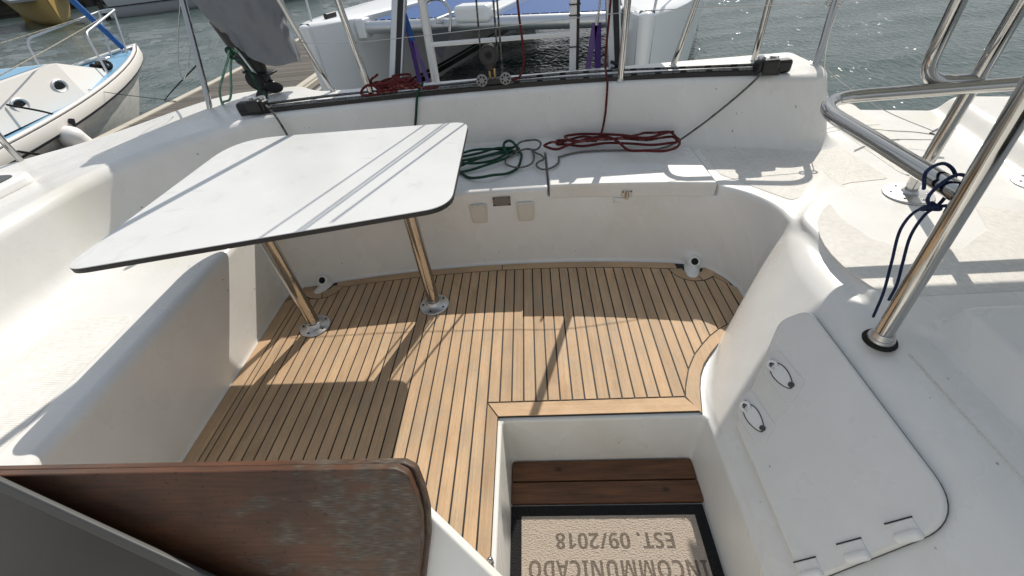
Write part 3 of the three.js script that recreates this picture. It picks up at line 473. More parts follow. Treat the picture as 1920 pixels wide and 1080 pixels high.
// ---------- stern rails ----------
function rail(name, label, pipes, r = 0.0155, group) { const t = thing(name, label, 'rail post', [0, 0, 0], group); for (const [n, pts, f] of pipes) { mesh(n, pipeGeo(pts, r, f ?? 0.06, 16), steel, t); } return t; }
const foot = (t, x, y, z) => mesh('foot', rodGeo([x, y, z], [x, y + 0.012, z], 0.022, 0.018, 20), plateSteel, t);
{ let t = rail('stanchion', 'leftmost steel stanchion on the white side deck', [['post', [[-1.862, 0.70, -2.461], [-1.85, 0.76, -2.475], [-1.84, 1.5, -2.79]]]]); foot(t, -1.862, 0.70, -2.461);
  t = rail('stanchion', 'leaning steel post in front of the red rope heap', [['post', [[-0.849, 0.70, -2.352], [-0.888, 1.17, -2.352], [-0.868, 2.1, -2.352]]]], 0.0165); foot(t, -0.849, 0.715, -2.352);
  t = rail('stanchion', 'steel post between the outboard and the red rope heap', [['post', [[-1.165, 0.715, -2.602], [-1.18, 0.80, -2.58], [-1.33, 1.5, -2.52]]]], 0.0135); foot(t, -1.165, 0.715, -2.602);
  t = rail('stanchion', 'upright steel post beside the right purple strap', [['post', [[0.465, 0.70, -2.345], [0.478, 1.6, -2.345]]]], 0.0165); foot(t, 0.465, 0.718, -2.345);
  t = rail('pushpit', 'steel stern rail at the right end of the coaming', [['hoop', [[0.786, 0.71, -2.55], [0.80, 0.78, -2.54], [0.875, 1.12, -2.54], [1.12, 1.12, -2.52], [1.46, 1.10, -2.43], [1.44, 0.78, -2.352], [1.425, 0.715, -2.335]], [0, 0.05, 0.1, 0.05, 0.12, 0.05, 0]], ['post', [[1.198, 0.71, -2.503], [1.196, 1.115, -2.503]]]]); foot(t, 1.425, 0.715, -2.335); foot(t, 1.198, 0.715, -2.503); foot(t, 0.786, 0.715, -2.55);
  const ey = new THREE.Group(); ey.name = 'lifeline_eye'; t.add(ey); for (const s of [-1, 1]) { const g = new THREE.TorusGeometry(0.012, 0.004, 8, 18); g.translate(1.452 + s * 0.026, 0.972, -2.40); mesh('eye', g, steel, ey); }
  t = rail('stanchion', 'steel stanchion at the left picture edge beside the window', [['post', [[-2.804, 0.60, -2.123], [-2.83, 1.3, -2.123]]]]);
  const wire = (label, pts, r = 0.0018) => tag(mesh('wire', tubeGeo(ropeCurve(pts), r, 80, 6), steel), label, 'wire');
  wire('thin steel lifeline stretched across the stern rails', [[1.43, 0.972, -2.40], [0.96, 0.995, -2.40], [0.48, 1.015, -2.365], [0.2, 1.01, -2.37], [-0.3, 1.0, -2.37], [-0.86, 0.995, -2.365], [-1.13, 1.0, -2.42], [-1.24, 1.0, -2.56]]);
  wire('dark wire hanging from the right stern rail to the deck', [[1.478, 0.965, -2.40], [1.50, 0.80, -2.42], [1.56, 0.62, -2.42], [1.64, 0.47, -2.36], [1.75, 0.416, -2.25], [1.95, 0.414, -2.14], [2.05, 0.40, -2.10]], 0.0026);
  wire('straight thin wire lying over the right side deck', [[1.52, 0.70, -2.5], [1.72, 0.56, -2.42], [1.89, 0.46, -2.33], [2.05, 0.40, -2.17]], 0.0022);
  wire('slack wire curling on the deck behind the helm rail', [[1.55, 0.414, -1.99], [1.66, 0.414, -2.05], [1.78, 0.414, -2.08], [1.9, 0.413, -2.06], [2.05, 0.39, -2.09]], 0.0024);
  const sh = thing('wire_shackle', 'small dark shackle where the deck wires meet behind the helm post', 'shackle', [2.03, 0.40, -2.13]);
  mesh('bow', tubeGeo(ropeCurve([[-0.01, 0.01, -0.02], [0.015, 0.03, -0.01], [0.02, 0.02, 0.02], [-0.01, 0.005, 0.025]]), 0.006, 20, 6), steel, sh); mesh('pin', rodGeo([-0.018, 0.005, -0.022], [-0.012, 0.005, 0.03], 0.005), blackPlastic, sh);
  wire('grey wire looping down beside the leftmost stanchion', [[-1.845, 1.25, -2.69], [-1.95, 1.08, -2.66], [-2.02, 0.93, -2.62], [-2.03, 0.85, -2.60], [-1.96, 0.93, -2.62], [-1.88, 1.08, -2.66], [-1.86, 1.22, -2.68]], 0.0026);
}
// ---------- davits, ladder and slings behind the track ----------
function davit(label, a, b, w) { const t = thing('davit_arm', label, 'davit', [0, 0, 0], 'aluminium davit arms at the stern');
  const d = P(b).sub(P(a)), L = d.length(), q = new THREE.Quaternion().setFromUnitVectors(V(0, 1, 0), d.clone().normalize());
  const put = (n, g, m) => { g.translate(0, L / 2, 0); g.applyQuaternion(q); g.translate(...a); mesh(n, g, m, t); };
  put('profile', boxGeo(w, L, 0.05, -w * 0.55, 0, 0, 0.006), greyAlu); put('track_insert', boxGeo(w * 0.9, L, 0.035, w * 0.38, 0, 0.002, 0.003), blackPlastic); put('profile', boxGeo(w * 0.3, L, 0.05, w * 0.95, 0, 0, 0.004), greyAlu);
  mesh('jaw', merge([boxGeo(0.06, 0.03, 0.06, a[0], a[1] + 0.005, a[2], 0.008), rodGeo([a[0] - 0.03, a[1] + 0.05, a[2] + 0.03], [a[0] + 0.04, a[1] + 0.02, a[2] + 0.03], 0.008)]), blackPlastic, t); }
davit('left aluminium davit arm rising behind the red rope heap', [-0.79, 0.71, -2.60], [-0.662, 1.2, -2.715], 0.034);
davit('right aluminium davit arm rising behind the right purple strap', [0.48, 0.71, -2.60], [0.437, 1.2, -2.685], 0.034);
{ const t = thing('boarding_ladder', 'white folded boarding ladder standing behind the traveller', 'ladder');
  mesh('rail', rodGeo([-0.565, 0.69, -2.68], [-0.56, 1.17, -2.70], 0.0245, 0.0245, 4), whitePaint, t); mesh('rail', boxGeo(0.036, 0.5, 0.03, 0.25, 0.92, -2.68, 0.004), whitePaint, t);
  mesh('rubber_strip', boxGeo(0.014, 0.5, 0.028, 0.277, 0.92, -2.68, 0.004), blackPlastic, t);
  for (const y of [0.9, 1.13]) mesh('rung', rodGeo([-0.555, y, -2.685], [0.24, y - 0.006, -2.68], 0.0125), whitePaint, t);
  for (const y of [0.83, 0.98, 1.03]) mesh('cable_tie', boxGeo(0.06, 0.006, 0.04, 0.258, y, -2.68), blackPlastic, t);
}
{ const web = (c) => std({ color: c, roughness: 0.85, bumpMap: teakBump, bumpScale: 0.001 }), pu = web(lin(0.075, 0.035, 0.19)), pl = web(lin(0.16, 0.10, 0.27)), bl = web(lin(0.02, 0.10, 0.33));
  const strap = (t, a, b, w, m) => { const g = boxGeo(w, P(a).distanceTo(P(b)), 0.004); const d = P(b).sub(P(a)); g.translate(0, d.length() / 2, 0); g.applyQuaternion(new THREE.Quaternion().setFromUnitVectors(V(0, 1, 0), d.normalize())); g.translate(...a); mesh('webbing', g, m, t); };
  let t = thing('lifting_strap', 'left purple webbing lifting strap with blue sleeve', 'strap', [0, 0, 0], 'purple lifting straps');
  strap(t, [-0.665, 0.69, -2.7], [-0.672, 1.06, -2.7], 0.026, pu); strap(t, [-0.612, 0.69, -2.7], [-0.655, 0.93, -2.7], 0.022, pl); strap(t, [-0.655, 0.925, -2.699], [-0.672, 1.06, -2.699], 0.026, bl); mesh('shackle', tubeGeo(ropeCurve([[-0.68, 1.06, -2.7], [-0.676, 1.13, -2.7], [-0.664, 1.13, -2.7], [-0.664, 1.06, -2.7]]), 0.004), steel, t); mesh('hoist_wire', rodGeo([-0.67, 1.12, -2.7], [-0.66, 1.3, -2.85], 0.003), steel, t);
  t = thing('lifting_strap', 'right purple webbing lifting strap hanging beside the davit', 'strap', [0, 0, 0], 'purple lifting straps');
  strap(t, [0.335, 0.66, -2.7], [0.372, 0.93, -2.7], 0.032, pl); strap(t, [0.40, 0.66, -2.7], [0.388, 0.93, -2.7], 0.036, pu); mesh('shackle', merge([rodGeo([0.38, 0.92, -2.7], [0.39, 0.985, -2.7], 0.012, 0.006), rodGeo([0.39, 0.985, -2.7], [0.395, 1.05, -2.7], 0.006)]), steel, t); mesh('hoist_wire', rodGeo([0.395, 1.04, -2.7], [0.40, 1.3, -2.85], 0.003), steel, t);
}
// solar panel over the stern, above the frame, whose shade falls on the bench
{ const t = thing('solar_panel', 'flat solar panel carried above the stern by the davits', 'solar panel');
  mesh('frame', boxGeo(1.85, 0.035, 0.62, 0.025, 1.3, -3.13, 0.004), greyAlu, t); mesh('cells', boxGeo(1.80, 0.004, 0.57, 0.025, 1.3195, -3.13), std({ color: lin(0.012, 0.016, 0.05), roughness: 0.2 }), t);
  for (const x of [-0.62, 0.42]) mesh('support_arm', rodGeo([x, 1.2, -2.74], [x, 1.285, -3.3], 0.012), greyAlu, t);
}
// ---------- stowed outboard ----------
{ const t = thing('outboard_motor', 'outboard motor under a grey cover clamped to the stern rail', 'outboard', [-1.63, 0.70, -2.72]);
  const cover = new THREE.CylinderGeometry(1, 1, 1, 64, 40, false), p = cover.attributes.position; // hand-shaped hood
  for (let i = 0; i < p.count; i++) { const y = p.getY(i) + 0.5, a = Math.atan2(p.getZ(i), p.getX(i)), rr = Math.hypot(p.getX(i), p.getZ(i)), s = Math.sin(y * 2.2 + 0.6);
    const w = lerp(0.165, 0.225, clamp(y * 1.4)) * (y > 0.85 ? Math.sqrt(Math.max(0, 1 - ((y - 0.85) / 0.15) ** 2)) : 1), dd = lerp(0.13, 0.17, y) * (y > 0.85 ? Math.sqrt(Math.max(0, 1 - ((y - 0.85) / 0.15) ** 2)) : 1);
    const fold = 0.016 * Math.sin(a * 5 + y * 4) * (1 - y) + 0.012 * Math.max(0, Math.sin(a * 7 - y * 9)) + 0.02 * noise.noise(Math.cos(a) * 3, y * 6, Math.sin(a) * 3) + 0.014 * noise.noise(Math.cos(a) * 8, y * 14, Math.sin(a) * 8);
    const sx = Math.cos(a), sz = Math.sin(a);
    p.setXYZ(i, (sx * (w + fold)) * rr + 0.10 + 0.09 * (1 - y) * 0.4 - 0.03, 0.255 + y * 0.6 + (1 - y) * (0.085 * -sx - 0.03 + 0.02 * Math.sin(a * 3 + 1)), sz * (dd + fold) * rr); }
  cover.computeVertexNormals(); cover.rotateZ(0.06);
  mesh('cover', cover, std({ color: lin(0.17, 0.18, 0.195), roughness: 0.5, side: THREE.DoubleSide }), t);
  const leg = new THREE.Group(); leg.name = 'leg'; t.add(leg);
  mesh('mid_section', merge([rodGeo([0.0, 0.07, 0], [-0.05, 0.42, 0], 0.048, 0.095, 18), boxGeo(0.17, 0.06, 0.14, 0.0, 0.235, 0, 0.025, [0, 0, 0.35]), boxGeo(0.12, 0.09, 0.13, 0.03, 0.275, 0.0, 0.03, [0, 0, 0.5]), boxGeo(0.15, 0.012, 0.12, 0.005, 0.135, 0.0, 0.004, [0, 0, -0.2])]), blackPlastic, leg);
  const gc = new THREE.SphereGeometry(0.05, 20, 14); gc.scale(1.6, 1, 0.9); gc.rotateZ(-0.3); gc.translate(0.005, 0.055, 0.0); mesh('gearcase', gc, blackPlastic, leg);
  mesh('skeg', boxGeo(0.05, 0.06, 0.008, -0.01, 0.015, 0.0, 0.003, [0, 0, 0.3]), blackPlastic, leg);
  for (let k = 0; k < 3; k++) { const b = new THREE.SphereGeometry(0.055, 16, 12); b.scale(0.14, 1, 0.75); b.rotateY(0.5); b.translate(0.06, 0.055, 0); b.rotateX(k * 2.094 + 0.5); b.rotateY(-1.25); b.translate(0.02, 0.06, 0.04); mesh('propeller_blade', b, blackPlastic, leg); }
  mesh('clamp_bracket', boxGeo(0.09, 0.13, 0.10, 0.02, 0.34, -0.07, 0.012), blackPlastic, t);
  mesh('steadying_pole', rodGeo([0.045, 0.03, 0.06], [-0.06, 0.36, 0.07], 0.008), greyAlu, t);
}
{ const t = thing('green_rope_loop', 'pale green rope hanging in a long loop beside the outboard', 'rope');
  mesh('loop', tubeGeo(ropeCurve([[-1.60, 0.97, -2.56], [-1.64, 0.985, -2.55], [-1.66, 0.95, -2.54], [-1.72, 0.88, -2.53], [-1.79, 0.79, -2.52], [-1.81, 0.72, -2.515], [-1.795, 0.735, -2.51], [-1.75, 0.745, -2.51], [-1.715, 0.80, -2.52], [-1.69, 0.87, -2.54], [-1.665, 0.93, -2.56], [-1.64, 0.96, -2.57]]), 0.0062, 120, 8), ropeMat([0.50, 0.68, 0.58], [0.7, 0.8, 0.74], 0.3), t);
  mesh('tail', tubeGeo(ropeCurve([[-1.66, 0.95, -2.55], [-1.60, 0.925, -2.55], [-1.575, 0.86, -2.54], [-1.56, 0.78, -2.53], [-1.53, 0.735, -2.52]]), 0.0062, 50, 8), greenRope, t); mesh('knot', new THREE.TorusKnotGeometry(0.014, 0.006, 60, 8).translate(-1.645, 0.975, -2.555), greenRope, t);
}
// ---------- hatch window on the side deck, cabin bulkhead, washboard ----------
{ const t = thing('deck_hatch', 'white framed hatch with dark glass on the left side deck', 'hatch', [0, 0, 0]); const o = [[-2.29, -1.755], [-2.29, -1.1], [-2.9, -1.1], [-2.9, -1.755]];
  mesh('frame', plan(roundPoly(o, 0.08, 8), 0.66, 0.045, 0.014, 4), whitePaint, t); mesh('glass', plan(roundPoly(o.map(([x, z]) => [lerp(x, -2.6, 0.13), lerp(z, -1.43, 0.13)]), 0.06, 8), 0.7035, 0.004, 0.0015), std({ color: lin(0.015, 0.017, 0.02), roughness: 0.08 }), t); t.rotation.z = 0; }
{ const tilt = (g, y, z, th) => { g.rotateX(th); g.translate(0, y, z); return g; };
  struct(mesh('cabin_bulkhead', merge([tilt(plan([[-1.5, 0.03], [-0.272, 0.035], [-0.268, 0.038], [-0.10, 0.21], [-0.08, 0.5], [-1.5, 0.5]], -0.03, 0.028, 0.006, 3), 0.5, -0.372, 0.873), boxGeo(1.24, 0.36, 0.06, -0.88, 0.17, -0.25)]), gelcoat));
  // the coachroof behind the camera, seen only in the reflections of the steel
  const cr = struct(mesh('coachroof', boxGeo(4.2, 1.1, 4.6, -0.3, 0.42, 2.95, 0.12), gelcoat)); for (const x of [-1.6, 1.0]) mesh('window', boxGeo(1.2, 0.3, 0.02, x, 0.62, 0.648, 0.008), std({ color: lin(0.012, 0.012, 0.014), roughness: 0.1 }), cr);
  const t = thing('hatch_board', 'weathered varnished wooden board at the lower left by the companionway', 'hatch board');
  const wood = tex(1024, 512, (u, v) => { const g = noise.noise(u * 7, v * 90, 2) * 0.6 + noise.noise(u * 16, v * 230, 7) * 0.5, m = fbm(u * 4, v * 4, 3), pit = noise.noise(u * 70, v * 70, 4) + noise.noise(u * 150, v * 150, 8) * 0.6 > 0.62 ? 0.6 : 1; let k = (1 + g * 0.3 + m * 0.6) * pit; let c = [0.30 * k, 0.185 * k, 0.115 * k];
    const e = sstep(0.62, 0.78, u + fbm(u * 9, v * 9, 11) * 0.55) * sstep(1.02, 0.92, u), fl = clamp(e * (0.75 + fbm(u * 30, v * 30, 5) * 1.6)), gr = 0.40 + noise.noise(u * 40, v * 260, 3) * 0.3 + noise.noise(u * 25, v * 25, 9) * 0.12; return c.map((q, n) => lerp(q, gr * [0.98, 0.95, 0.86][n] * 0.78, fl * 0.75)); }, true);
  const wm = std({ map: wood, roughness: 0.5, bumpMap: wood, bumpScale: 0.0016 });
  const TH = 0.96, o = [[-1.45, 0.0], [-0.295, 0.003], [-0.272, 0.016], [-0.259, 0.06], [-0.252, 0.104], [-0.254, 0.159], [-0.267, 0.227], [-0.30, 0.4], [-1.45, 0.4]], ro = [0.01, 0.012, 0.02, 0.04, 0.05, 0.05, 0.05, 0.01, 0.01];
  const lay = (pts, y0, h, k) => { const g = plan(roundPoly(pts, ro, 5), y0, h, 0.004, 3), uv = g.attributes.uv; for (let i = 0; i < uv.count; i++) uv.setXY(i, (uv.getX(i) + 1.12) / 0.9, (uv.getY(i) + 0.5) / 0.5 * k); return tilt(g, 0.6, -0.372, TH); };
  mesh('top_board', lay(o, -0.022, 0.022, 1), wm, t); mesh('lower_board', lay(o.map(([x, q]) => [x + 0.008, q + 0.002]), -0.046, 0.021, 0.7), wm, t);
  const h = thing('sliding_hatch', 'dark framed smoked acrylic hatch at the lower left corner', 'hatch');
  const bar = boxGeo(1.1, 0.012, 0.022, 0, 0, 0, 0.004); bar.rotateY(-Math.atan2(0.229, 0.452)); bar.translate(-0.866, 0.012, 0.117); mesh('frame_bar', tilt(bar, 0.62, -0.36, TH), std({ color: lin(0.07, 0.072, 0.07), roughness: 0.5, metalness: 0.3 }), h);
  mesh('acrylic', tilt(plan([[-1.4, -0.14], [-0.55, 0.29], [-0.55, 0.45], [-1.4, 0.45]], 0.0, 0.008, 0.002), 0.62, -0.36, TH), std({ color: lin(0.008, 0.008, 0.009), roughness: 0.35 }), h);
  const b = thing('drop_bolt', 'small chrome bolt standing at the edge of the companionway', 'bolt', [-0.176, -0.012, -0.372]); mesh('barrel', rodGeo([0, 0, 0], [0, 0.06, 0], 0.006), steel, b); mesh('knob', new THREE.SphereGeometry(0.0085, 14, 10), steel, b, [0, 0.064, 0]); mesh('collar', rodGeo([0, 0.04, 0], [0, 0.046, 0], 0.009), steel, b);
}

// ---------- water ----------
{ const nx = 460, nz = 420, p = [], uv = [], idx = [], waves = [];
  for (let i = 0; i < 26; i++) { const L = 0.16 * 1.16 ** i * 0.9 + 0.06, a = 1.25 + (rnd() - 0.5) * 1.5; waves.push([Math.cos(a) * 6.283 / L, Math.sin(a) * 6.283 / L, rnd() * 6.28, Math.min(L, 1.6) * 0.0052]); }
  const sx = (t) => -4 + Math.sinh((t - 0.5) * 7.2) * 13, sz = (t) => -6 - Math.sinh((t - 0.42) * 7.2) * 9;
  for (let j = 0; j <= nz; j++) for (let i = 0; i <= nx; i++) { const x = sx(i / nx), z = sz(j / nz), far = Math.hypot(x, z); let y = -0.78; for (const [a, b, c, m] of waves) y += m * Math.sin(a * x + b * z + c + 1.5 * noise.noise(x * 0.3, z * 0.3, c)) * clamp(40 / far - 0.2); p.push(x, y, z); uv.push(x, z); }
  for (let j = 0; j < nz; j++) for (let i = 0; i < nx; i++) { const a = j * (nx + 1) + i, b = a + 1, c = a + nx + 1, d = c + 1; idx.push(a, b, c, b, d, c); }
  const g = new THREE.BufferGeometry(); g.setAttribute('position', new THREE.Float32BufferAttribute(p, 3)); g.setAttribute('uv', new THREE.Float32BufferAttribute(uv, 2)); g.setIndex(idx); g.computeVertexNormals();
  const bump = tex(512, 512, (u, v) => 0.5 + fbm(u * 26, v * 12, 2, 4) * 0.7, false, [0.45, 0.45]);
  struct(mesh('water', g, phy({ color: lin(0.055, 0.085, 0.08), roughness: 0.05, ior: 1.33, bumpMap: bump, bumpScale: 0.027 })));
}
// ---------- pontoon ----------
{ const t = thing('pontoon', 'grey boarded floating pontoon with pale timber edges between the boats', 'pontoon');
  const grey = [1, 4, 7].map((s) => std({ roughness: 0.9, map: tex(256, 64, (u, v) => { const k = 0.36 + noise.noise(u * 6, v * 30, s) * 0.1 + noise.noise(u * 40, v * 60, s) * 0.07 + (s - 4) * 0.012; return [k * 1.02, k * 0.97, k * 0.9]; }) })), pale = std({ roughness: 0.85, map: tex(64, 256, (u, v) => { const k = 0.74 + noise.noise(u * 12, v * 4, 3) * 0.08 + noise.noise(u * 30, v * 30, 3) * 0.06; return [k, k * 0.97, k * 0.9]; }) });
  const g = new THREE.BoxGeometry(1.9, 0.03, 0.095);
  for (let i = 0; i < 122; i++) mesh('plank', g, grey[Math.floor(rnd() * 3)], t, [-4.85, -0.352 + rnd() * 0.003, -2.3 - i * 0.103]);
  for (const x of [-5.87, -3.83]) { mesh('edge_beam', boxGeo(0.13, 0.06, 12.7, x, -0.345, -8.5, 0.01), pale, t); mesh('edge_board', boxGeo(0.05, 0.16, 12.7, x + (x > -5 ? 0.095 : -0.095), -0.42, -8.5, 0.008), pale, t); }
  mesh('float', boxGeo(1.95, 0.42, 12.6, -4.85, -0.59, -8.5), std({ color: lin(0.03, 0.03, 0.03), roughness: 0.9 }), t);
  for (const z of [-7.2, -9.4]) { const f = new THREE.CapsuleGeometry(0.12, 1.1, 6, 14); f.rotateX(Math.PI / 2); f.translate(-3.66, -0.52, z); mesh('rubber_fender', f, blackPlastic, t); }
}
// hull lofted from stations: [z, halfBeam, keelY, sheerY], bow at the last station
function loft(sts, side, flare = 0.55, n = 12, rake = 0) { const p = [], idx = [], uv = [];
  sts.forEach(([z, b, k, s, cx = 0], j) => { for (let i = 0; i <= n; i++) { const a = i / n, y = lerp(k, s, a), w = b * Math.pow(a, flare); p.push(cx + side * w, y, z - rake * Math.pow(j / (sts.length - 1), 5) * (1 - a)); uv.push(z, y); } });
  for (let j = 0; j + 1 < sts.length; j++) for (let i = 0; i < n; i++) { const a = j * (n + 1) + i, b = a + 1, c = a + n + 1, d = c + 1; side > 0 ? idx.push(a, b, c, b, d, c) : idx.push(a, c, b, b, c, d); }
  const g = new THREE.BufferGeometry(); g.setAttribute('position', new THREE.Float32BufferAttribute(p, 3)); g.setAttribute('uv', new THREE.Float32BufferAttribute(uv, 2)); g.setIndex(idx); g.computeVertexNormals(); return g; }
const lerpSt = (sts, z, k) => { for (let i = 0; i + 1 < sts.length; i++) if (z >= sts[i][0] && z <= sts[i + 1][0]) return lerp(sts[i][k], sts[i + 1][k], (z - sts[i][0]) / (sts[i + 1][0] - sts[i][0])); return sts[sts.length - 1][k]; };
// ---------- small sloop beyond the pontoon ----------
{ const t = thing('moored_sloop', 'small white sailing boat with pale blue deck and portholes beyond the pontoon', 'boat', [-7.0, -0.75, -4.0]); t.rotation.y = Math.PI + 0.07;
  const sts = []; for (let i = 0; i <= 22; i++) { const s = i / 22, z = -3.4 + s * 8.1; const b = 1.08 * Math.pow(Math.max(0, 1 - Math.pow(Math.max(0, (s - 0.42) / 0.58), 2.3)), 0.9) * (0.8 + 0.2 * sstep(0, 0.4, s)) + 0.012; sts.push([z, b, -0.35 + 0.3 * Math.pow(s, 6), 0.66 + 0.34 * Math.pow(Math.max(0, s - 0.3) / 0.7, 1.7)]); }
  const wt = std({ roughness: 0.45, map: tex(512, 128, (u, v) => { const k = 0.88 + fbm(u * 8, v * 20, 2) * 0.12 - (noise.noise(u * 90, v * 5, 1) > 0.35 ? 0.06 : 0); return [k, k * 0.99, k * 0.97]; }, true, [0.4, 1]) }), blue = std({ color: lin(0.20, 0.42, 0.62), roughness: 0.7, roughnessMap: gelRough }), navy = std({ color: lin(0.02, 0.025, 0.05), roughness: 0.5 });
  mesh('hull', merge([loft(sts, 1, 0.42, 12, 1.1), loft(sts, -1, 0.42, 12, 1.1)]), wt, t);
  const band = (y0, y1, out, mat, name) => { for (const sd of [1, -1]) { const p = [], idx = []; sts.forEach(([z, b, , s]) => { for (const [o, y] of [[0, y0], [out, y0], [out, y1], [0, y1]]) p.push(sd * (b + o), s + y, z); }); for (let j = 0; j + 1 < sts.length; j++) for (let i = 0; i < 4; i++) { const a = j * 4 + i, b = j * 4 + (i + 1) % 4, c = a + 4, d = b + 4; idx.push(a, b, c, b, d, c); } const g = new THREE.BufferGeometry(); g.setAttribute('position', new THREE.Float32BufferAttribute(p, 3)); g.setAttribute('uv', new THREE.Float32BufferAttribute(new Float32Array(p.length / 3 * 2), 2)); g.setIndex(idx); g.computeVertexNormals(); mesh(name, g, mat, t); } };
  band(-0.10, 0.035, 0.035, wt, 'rubbing_strake'); band(-0.135, -0.112, 0.012, navy, 'cove_stripe'); band(0.035, 0.075, -0.05, wt, 'toe_rail');
  const dk = []; sts.forEach(([z, b, , s]) => dk.push([b - 0.01, s + 0.012, z])); { const p = [], idx = []; dk.forEach(([b, y, z]) => p.push(-b, y, z, 0, y + 0.03, z, b, y, z)); for (let j = 0; j + 1 < dk.length; j++) for (const i of [0, 1]) { const a = j * 3 + i; idx.push(a, a + 3, a + 1, a + 1, a + 3, a + 4); } const g = new THREE.BufferGeometry(); g.setAttribute('position', new THREE.Float32BufferAttribute(p, 3)); g.setAttribute('uv', new THREE.Float32BufferAttribute(new Float32Array(p.length / 3 * 2), 2)); g.setIndex(idx); g.computeVertexNormals(); mesh('deck', g, blue, t); }
  // coachroof: tapered box with sloping front
  const cab = [[-2.6, 0.82], [2.2, 0.74], [3.4, 0.34]], cy = (z) => lerpSt(sts, z, 3), cp = [], ci = [];
  cab.forEach(([z, w], i) => { const y = cy(z), h = i === 2 ? 0.02 : 0.44; cp.push(-w, y, z, -w + (i === 2 ? 0.0 : 0.1), y + h, z - (i === 2 ? 0 : 0.0), w - (i === 2 ? 0 : 0.1), y + h, z, w, y, z); }); for (let j = 0; j < 2; j++) for (let i = 0; i < 3; i++) { const a = j * 4 + i; ci.push(a, a + 4, a + 1, a + 1, a + 4, a + 5); }
  const cg = new THREE.BufferGeometry(); cg.setAttribute('position', new THREE.Float32BufferAttribute(cp, 3)); cg.setAttribute('uv', new THREE.Float32BufferAttribute(new Float32Array(24), 2)); cg.setIndex(ci); const cg2 = cg.toNonIndexed(); cg2.computeVertexNormals();
  const ca = mesh('coachroof', cg2, wt, t); const c0 = cy(-2.6), c1 = cy(2.2);
  { const g = new THREE.BufferGeometry(); g.setAttribute('position', new THREE.Float32BufferAttribute([-0.56, c0 + 0.444, -2.6, 0.56, c0 + 0.444, -2.6, 0.52, c1 + 0.444, 2.15, -0.52, c1 + 0.444, 2.15], 3)); g.setAttribute('uv', new THREE.Float32BufferAttribute([0, 0, 1, 0, 1, 1, 0, 1], 2)); g.setIndex([0, 2, 1, 0, 3, 2]); g.computeVertexNormals(); mesh('roof_paint', g, blue, ca); }
  mesh('hatch', boxGeo(0.56, 0.09, 0.6, 0, c1 + 0.46, 0.7, 0.03), wt, ca);
  for (const sd of [1, -1]) for (const z of [0.5, 1.25, 1.95]) { const q = new THREE.Group(); q.name = 'porthole'; ca.add(q); const y = cy(z) + 0.22, x = sd * (lerp(0.82, 0.74, (z + 2.6) / 4.8) - 0.047); const r = new THREE.TorusGeometry(0.085, 0.018, 8, 24); r.scale(1.25, 0.85, 1); r.rotateY(Math.PI / 2); r.translate(x, y, z); mesh('rim', r, greyAlu, q); const gl = new THREE.SphereGeometry(0.08, 18, 10); gl.scale(0.12, 0.85, 1.25); gl.translate(x, y, z); mesh('pane', gl, std({ color: lin(0.012, 0.012, 0.014), roughness: 0.12 }), q); }
  const bz = 4.15, by = 1.0; // pulpit
  mesh('pulpit', merge([pipeGeo([[-0.5, 0.9, 3.1], [-0.47, 1.44, 3.2], [-0.12, 1.62, 4.6], [0.12, 1.62, 4.6], [0.47, 1.44, 3.2], [0.5, 0.9, 3.1]], 0.016, 0.12, 8), rodGeo([-0.15, 0.99, 4.2], [-0.13, 1.6, 4.5], 0.014, 0.014, 8), rodGeo([0.15, 0.99, 4.2], [0.13, 1.6, 4.5], 0.014, 0.014, 8)]), greyAlu, t);
  for (const sd of [1, -1]) for (const z of [0.5, -1.4]) mesh('stanchion', rodGeo([sd * (lerpSt(sts, z, 1) - 0.06), lerpSt(sts, z, 3), z], [sd * (lerpSt(sts, z, 1) - 0.02), lerpSt(sts, z, 3) + 0.6, z], 0.013, 0.013, 8), greyAlu, t);
  for (const sd of [1, -1]) mesh('guard_wire', tubeGeo(ropeCurve([[sd * 0.13, 1.6, 4.55], [sd * 0.9, 1.32, 1.2], [sd * 1.02, 1.27, 0.5], [sd * 1.05, 1.24, -1.4], [sd * 0.95, 1.24, -3]]), 0.007, 60, 6), whiteRope, t);
  mesh('forestay', rodGeo([0, 1.03, 4.4], [0.0, 5.2, 2.0], 0.045, 0.045, 8), std({ color: lin(0.03, 0.12, 0.36), roughness: 0.8 }), t);
  mesh('mast', rodGeo([0, c1 + 0.36, 0.1], [0, 7, 0.1], 0.05), greyAlu, t); mesh('shroud', rodGeo([-0.98, 0.75, 0.2], [0, 6.8, 0.1], 0.006), whiteRope, t); mesh('shroud', rodGeo([0.98, 0.75, 0.2], [0, 6.8, 0.1], 0.006), whiteRope, t);
  mesh('stem_fitting', boxGeo(0.07, 0.05, 0.35, 0, 1.03, 4.5, 0.01), greyAlu, t); mesh('mooring_post', boxGeo(0.2, 0.06, 0.12, 0, 1.0, 3.8, 0.02), greyAlu, t); mesh('coiled_line', new THREE.TorusKnotGeometry(0.09, 0.025, 70, 6, 2, 5).rotateX(1.5).translate(-0.3, 0.97, 3.3), blackRope, t);
}
{ const f = thing('boat_fender', 'white fender hanging from the sloop beside the pontoon', 'fender', [-6.0, -0.3, -5.3]); const g = new THREE.CapsuleGeometry(0.14, 0.16, 8, 18); g.rotateX(0.35); mesh('body', g, whitePaint, f); mesh('lanyard', tubeGeo(ropeCurve([[0, 0.2, -0.1], [-0.1, 0.35, -0.05], [-0.35, 0.55, 0.15]]), 0.012, 20, 6), blackRope, f); mesh('eye', rodGeo([0, 0.2, -0.1], [0, 0.26, -0.13], 0.03), blackPlastic, f); }
